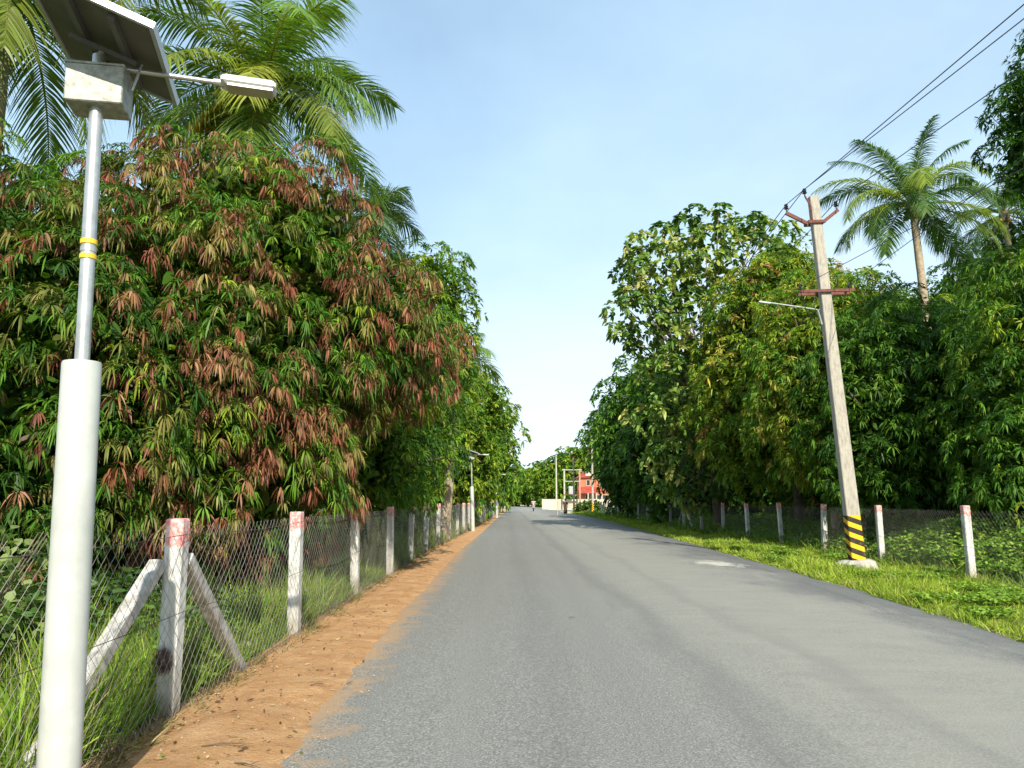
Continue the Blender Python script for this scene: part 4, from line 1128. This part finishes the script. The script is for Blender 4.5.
# leaning wooden stake near the bend
x, y, _ = at(557.5, 515, 82)
g = MB(); g.tube([(x, y, 0), (x + .04, y, .8), (x, y, 1.5)], [.05, .04, .035], 7); g.tube([(x - .02, y, 1.2), (x + .22, y, 1.65)], [.025, .015], 6); g.tube([(x, y, 1.3), (x - .2, y, 1.7)], [.022, .012], 6)
tag(g.build('wooden_stake', M['wood']), 'pale forked wooden stake at the right road edge beside the person in brown', 'stake')

# ------------------------------------------------------------------ small litter on verge and road
LV = Leaves(); n = 1100
y = 3.6 + 26 * rng.random(n) ** 1.8; x = interp(y, FENCE) + .1 + rng.random(n) * (interp(y, LEFT) - interp(y, FENCE) + .35)
z = np.array([sz(a, b_) for a, b_ in zip(x, y)]) + .012
cc, _ = palette(n, [((.10, .06, .035), 3), ((.35, .22, .10), 2), ((.5, .36, .2), 2), ((.16, .2, .05), 1)])
LV.add(np.stack([x, y, z], 1), np.stack([rng.normal(size=n), rng.normal(size=n), rng.uniform(0, .25, n)], 1), rng.uniform(.015, .07, n), rng.uniform(.006, .02, n), .1, cc, LEAFR, roll=.4)
o = LV.build('leaf_litter', M['leaf']); tag(o, 'scattered dry leaf litter and bark bits on the orange sand of the left verge', 'litter', kind='stuff')
g = MB()
for k in range(420):
    yy = 3.4 + 24 * random.random() ** 1.8; xx = fx(yy) + .15 + random.random() * 1.25; r_ = random.uniform(.002, .008)
    zz = sz(xx, yy) if xx < interp(yy, LEFT) else .045
    g.lathe((xx, yy, zz - r_ * .4), [(r_ * .5, 0), (r_, r_ * .5), (r_ * .8, r_), (r_ * .2, r_ * 1.3)], 5)
tag(g.build('gravel', M['stone']), 'tiny pale stones scattered over the sandy left verge', 'gravel', kind='stuff')
for k, (px, py, ln, a, lab) in enumerate([(228, 738, .32, 10, 'long dry twig lying on the near end of the orange sand'), (318, 681, .12, 20, 'short dark twig on the sand near the road edge'), (248, 754, .2, -25, 'pale twig on the sand at the bottom of the view'), (572, 618, .09, -35, 'short black twig lying in the middle of the road')]):
    Yg = F * 1.6 / (py - 500); p_ = at(px, py, Yg); z_0 = sz(p_[0], Yg) + .012 if px < 500 else .08
    dx, dy = math.cos(R(a)) * ln / 2, math.sin(R(a)) * ln / 2
    g = MB(); g.tube([(p_[0] - dx, Yg - dy, z_0), (p_[0] - dx * .2, Yg + .01, z_0 + .008), (p_[0] + dx, Yg + dy, z_0)], [.005, .004, .002], 6)
    g.tube([(p_[0] + dx * .2, Yg, z_0 + .004), (p_[0] + dx * .6, Yg + .04, z_0 + .01)], [.003, .0015], 5)
    tag(g.build('twig', M['twig']), lab, 'twig')
p_ = at(273, 652, 8.2)
g = MB(); 
vs = nrm(rng.normal(size=(1, 3)))
import bmesh
bm = bmesh.new(); bmesh.ops.create_icosphere(bm, subdivisions=3, radius=.09)
for v in bm.verts: v.co *= 1 + .35 * mn.noise(v.co * 14); v.co.z *= .7
me = bpy.data.meshes.new('stone'); bm.to_mesh(me); bm.free(); me.materials.append(M['stone'])
o = bpy.data.objects.new('stone', me); col.objects.link(o); o.location = (-2.72, 8.3, .08); tag(o, 'pale fist sized stone in the grass beside the second left fence post', 'stone')

LV = Leaves(); n = 900
u = nrm(rng.normal(size=(n, 3))); P = u * np.array([.07, .05, .10]) * rng.uniform(.2, 1, (n, 1)) ** .5 + np.array([fx(5.93) - .02, 5.93 - .10, .44])
LV.add(P, rng.normal(size=(n, 3)), rng.uniform(.02, .05, n), .004, .3, np.array([[.13, .07, .05]]) * rng.uniform(.5, 1.6, (n, 1)), LEAF2)
tag(LV.build('weed_tangle', M['leaf']), 'ball of dried brown weeds caught low on the nearest left fence post', 'dry weeds')
# ------------------------------------------------------------------ light
SD = Vector((.15, -.80, .54)).normalized()
el = math.asin(SD.z); rot_ = math.atan2(SD.x, SD.y)
sun = bpy.data.lights.new('sun', 'SUN'); so = bpy.data.objects.new('sun', sun); col.objects.link(so)
sun.energy = 4.7; sun.angle = R(.55); sun.color = (1, .93, .80)
so.rotation_euler = SD.to_track_quat('Z', 'Y').to_euler()
w = bpy.data.worlds.new('World'); sc.world = w; w.use_nodes = True
nt = w.node_tree; bg = nt.nodes['Background']
sky = N(nt, 'ShaderNodeTexSky', sky_type='NISHITA'); sky.sun_disc = False; sky.sun_elevation = el; sky.sun_rotation = rot_
sky.air_density = 1.0; sky.dust_density = 1.2; sky.ozone_density = 1.2
tc = N(nt, 'ShaderNodeTexCoord').outputs['Generated']
v = N(nt, 'ShaderNodeVectorMath', operation='NORMALIZE'); nt.links.new(tc, v.inputs[0])
xyz = sep(nt, v.outputs[0])
zz = math_(nt, 'MAXIMUM', math_(nt, 'ADD', xyz[2], .12), .05)
cv = N(nt, 'ShaderNodeCombineXYZ'); nt.links.new(math_(nt, 'DIVIDE', xyz[0], zz), cv.inputs[0]); nt.links.new(math_(nt, 'DIVIDE', xyz[1], zz), cv.inputs[1])
c1 = noise(nt, scalev(nt, cv.outputs[0], (.9, .5, 1)), .9, 7, .55)
c2 = noise(nt, scalev(nt, cv.outputs[0], (.5, .35, 1)), 1.9, 6, .5)
veil = maprange(nt, c1, .35, .72, .45, .9)
low = maprange(nt, xyz[2], .45, .0, 0, .45)
fac = math_(nt, 'MINIMUM', math_(nt, 'ADD', veil, low), .9)
skyc = mix(nt, fac, sky.outputs[0], (3.55, 5.2, 6.7))
wisp = maprange(nt, noise(nt, scalev(nt, cv.outputs[0], (.5, .45, 1)), 1.0, 6, .55), .4, .75, 0, .6)
wisp = math_(nt, 'MULTIPLY', wisp, maprange(nt, math_(nt, 'SUBTRACT', xyz[0], math_(nt, 'MULTIPLY', xyz[2], .8)), -.6, .15, .15, 1))
skyc = mix(nt, wisp, skyc, (6.0, 6.9, 7.6))
puff = math_(nt, 'MULTIPLY', maprange(nt, c2, .52, .66, 0, .8), maprange(nt, xyz[2], .22, .08, 0, 1))
skyc = mix(nt, puff, skyc, (6.6, 6.9, 7.3))
skyc = mix(nt, maprange(nt, xyz[2], .34, .0, 0, .75), skyc, (6.6, 7.1, 7.45))
nt.links.new(skyc, bg.inputs['Color']); bg.inputs['Strength'].default_value = .112

sc.view_settings.view_transform = 'Standard'; sc.view_settings.look = 'None'; sc.view_settings.gamma = 1
sc.view_settings.exposure = 0.72
sc.cycles.max_bounces = 6; sc.cycles.diffuse_bounces = 3; sc.cycles.transmission_bounces = 4; sc.cycles.transparent_max_bounces = 4
sc.cycles.use_denoising = True
